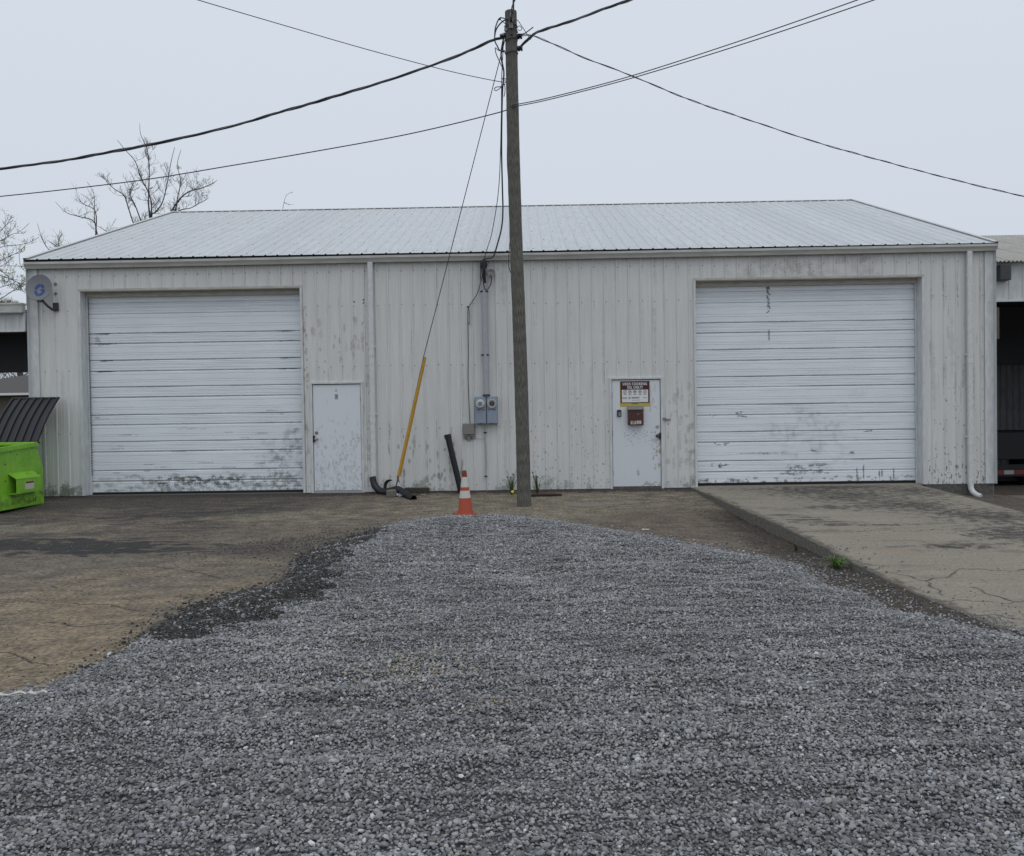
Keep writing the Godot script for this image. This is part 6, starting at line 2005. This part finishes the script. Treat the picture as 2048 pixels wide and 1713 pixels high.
	M.conduit = mottled(lin(0.34, 0.355, 0.385), lin(0.46, 0.475, 0.50), 0.04, Vector3(3, 0.8, 3), 0.45, 0.0, 28)
	M.dish = mottled(lin(0.15, 0.16, 0.175), lin(0.205, 0.215, 0.235), 0.05, Vector3(3, 3, 3), 0.6, 0.0, 29)
	M.shingle = mottled(lin(0.06, 0.055, 0.052), lin(0.12, 0.11, 0.105), 0.12, Vector3(1, 1, 1), 0.95, 0.0, 30)
	M.house_wall = mottled(lin(0.10, 0.085, 0.065), lin(0.16, 0.135, 0.105), 0.06, Vector3(0.6, 0.6, 0.6), 0.9, 0.0, 31)
	M.dark_wall = mottled(lin(0.28, 0.285, 0.29), lin(0.42, 0.425, 0.43), 0.04, Vector3(0.5, 0.2, 0.5), 0.7, 0.0, 32)
	M.sign_yellow = mottled(lin(0.44, 0.34, 0.05), lin(0.60, 0.49, 0.10), 0.06, Vector3(6, 6, 6), 0.5, 0.0, 33)
	M.maroon_metal = mottled(lin(0.06, 0.016, 0.016), lin(0.095, 0.03, 0.028), 0.05, Vector3(4, 4, 4), 0.55, 0.0, 34)
	M.grey_plastic = plain(0.22, 0.215, 0.195, 0.6)
	M.grey_plastic_2 = plain(0.28, 0.275, 0.255, 0.6)
	M.white = plain(0.74, 0.74, 0.74, 0.5)
	M.dull_white = mottled(lin(0.46, 0.45, 0.38), lin(0.68, 0.66, 0.58), 0.06, Vector3(8, 8, 8), 0.7, 0.0, 35)
	M.maroon = plain(0.055, 0.010, 0.016, 0.45)
	M.ink = plain(0.02, 0.022, 0.024, 0.6)
	M.grey_ink = plain(0.2, 0.21, 0.23, 0.6)
	M.screw = plain(0.22, 0.21, 0.2, 0.6)
	M.gap_shade_black = plain(0.018, 0.018, 0.02, 0.95)  # stands in for the shade in the eave gap
	M.rubber = plain(0.012, 0.012, 0.013, 0.85)
	M.black_metal = plain(0.018, 0.018, 0.02, 0.5)
	M.dark_metal = plain(0.06, 0.062, 0.066, 0.5, 0.3)
	M.grey_metal = mottled(lin(0.16, 0.16, 0.155), lin(0.30, 0.30, 0.29), 0.06, Vector3(5, 5, 5), 0.5, 0.2, 36)
	M.alu = plain(0.45, 0.46, 0.47, 0.4, 0.6)
	M.brass = plain(0.30, 0.25, 0.17, 0.45, 0.5)
	M.brown_disc = plain(0.055, 0.045, 0.035, 0.7)
	M.meter_glass = plain(0.52, 0.53, 0.52, 0.12)
	M.black_plastic = plain(0.012, 0.012, 0.014, 0.5)
	M.cable = plain(0.04, 0.041, 0.047, 0.6)
	M.cable_grey = plain(0.14, 0.143, 0.155, 0.6)
	M.insulator = plain(0.02, 0.021, 0.023, 0.35)
	M.dish_blue = plain(0.025, 0.06, 0.21, 0.6)
	M.soot_and_shade = plain(0.035, 0.036, 0.04, 0.9)  # near black on the canopy: its shade put into the colour
	M.shed_dark = plain(0.16, 0.165, 0.18, 0.9)
	M.trailer_black = plain(0.010, 0.010, 0.012, 0.7)
	M.tape_red = plain(0.17, 0.018, 0.014, 0.5)
	M.tape_white = plain(0.32, 0.325, 0.34, 0.5)
	M.wrapper = plain(0.36, 0.39, 0.46, 0.4)
	M.straw = plain(0.19, 0.16, 0.06, 0.9)
	M.grass = plain(0.055, 0.085, 0.025, 0.8)
	M.bright_leaf = plain(0.10, 0.19, 0.03, 0.7)
	M.young_leaf = plain(0.27, 0.30, 0.10, 0.8)
	M.flower = plain(0.75, 0.55, 0.03, 0.7)
	for k in ["straw", "grass", "bright_leaf", "young_leaf"]:
		M[k].backlight_enabled = true
		M[k].backlight = M[k].albedo_color * 0.6

# ------------------------------------------------------------------ build
func _ready() -> void:
	rng.seed = 20240417
	lump.seed = 5
	lump.frequency = 0.5
	font = SystemFont.new()
	font.font_names = PackedStringArray(["Droid Sans"])
	font.font_weight = 700
	# camera: eye height, a phone held level
	var cam := Camera3D.new()
	cam.name = "camera"
	cam.fov = 51.9
	cam.near = 0.05
	cam.far = 800.0
	cam.position = Vector3(0.2593, 1.4779, 16.745)
	cam.rotation = Vector3(-0.0178, 0.0131, -0.0149)
	add_child(cam)
	# overcast sky
	var env := Environment.new()
	env.background_mode = Environment.BG_SKY
	var sm := ProceduralSkyMaterial.new()
	sm.sky_top_color = Color(0.848, 0.879, 0.922)
	sm.sky_horizon_color = Color(0.792, 0.824, 0.866)
	sm.sky_curve = 0.25
	sm.ground_bottom_color = Color(0.36, 0.35, 0.34)
	sm.ground_horizon_color = Color(0.55, 0.55, 0.56)
	sm.sun_angle_max = 1.0
	var sky := Sky.new()
	sky.sky_material = sm
	env.sky = sky
	env.tonemap_mode = Environment.TONE_MAPPER_LINEAR
	env.tonemap_exposure = 1.0
	env.sdfgi_enabled = true
	env.ssao_enabled = true
	env.ssil_enabled = true
	var we := WorldEnvironment.new()
	we.name = "sky_environment"
	we.environment = env
	add_child(we)
	var sun := DirectionalLight3D.new()
	sun.name = "sun_behind_cloud"
	sun.light_energy = 0.16
	sun.light_color = Color(1.0, 0.985, 0.96)
	sun.light_angular_distance = 40.0
	sun.shadow_enabled = true
	sun.sky_mode = DirectionalLight3D.SKY_MODE_LIGHT_ONLY
	sun.rotation_degrees = Vector3(-62, 18, 0)
	add_child(sun)
	make_materials()
	make_sdf()
	build_ground()
	build_ramp()
	build_building()
	build_neighbours()
	build_pole()
	build_dumpster()
	build_fittings()
	build_clutter()
	build_trees()
	build_gravel()
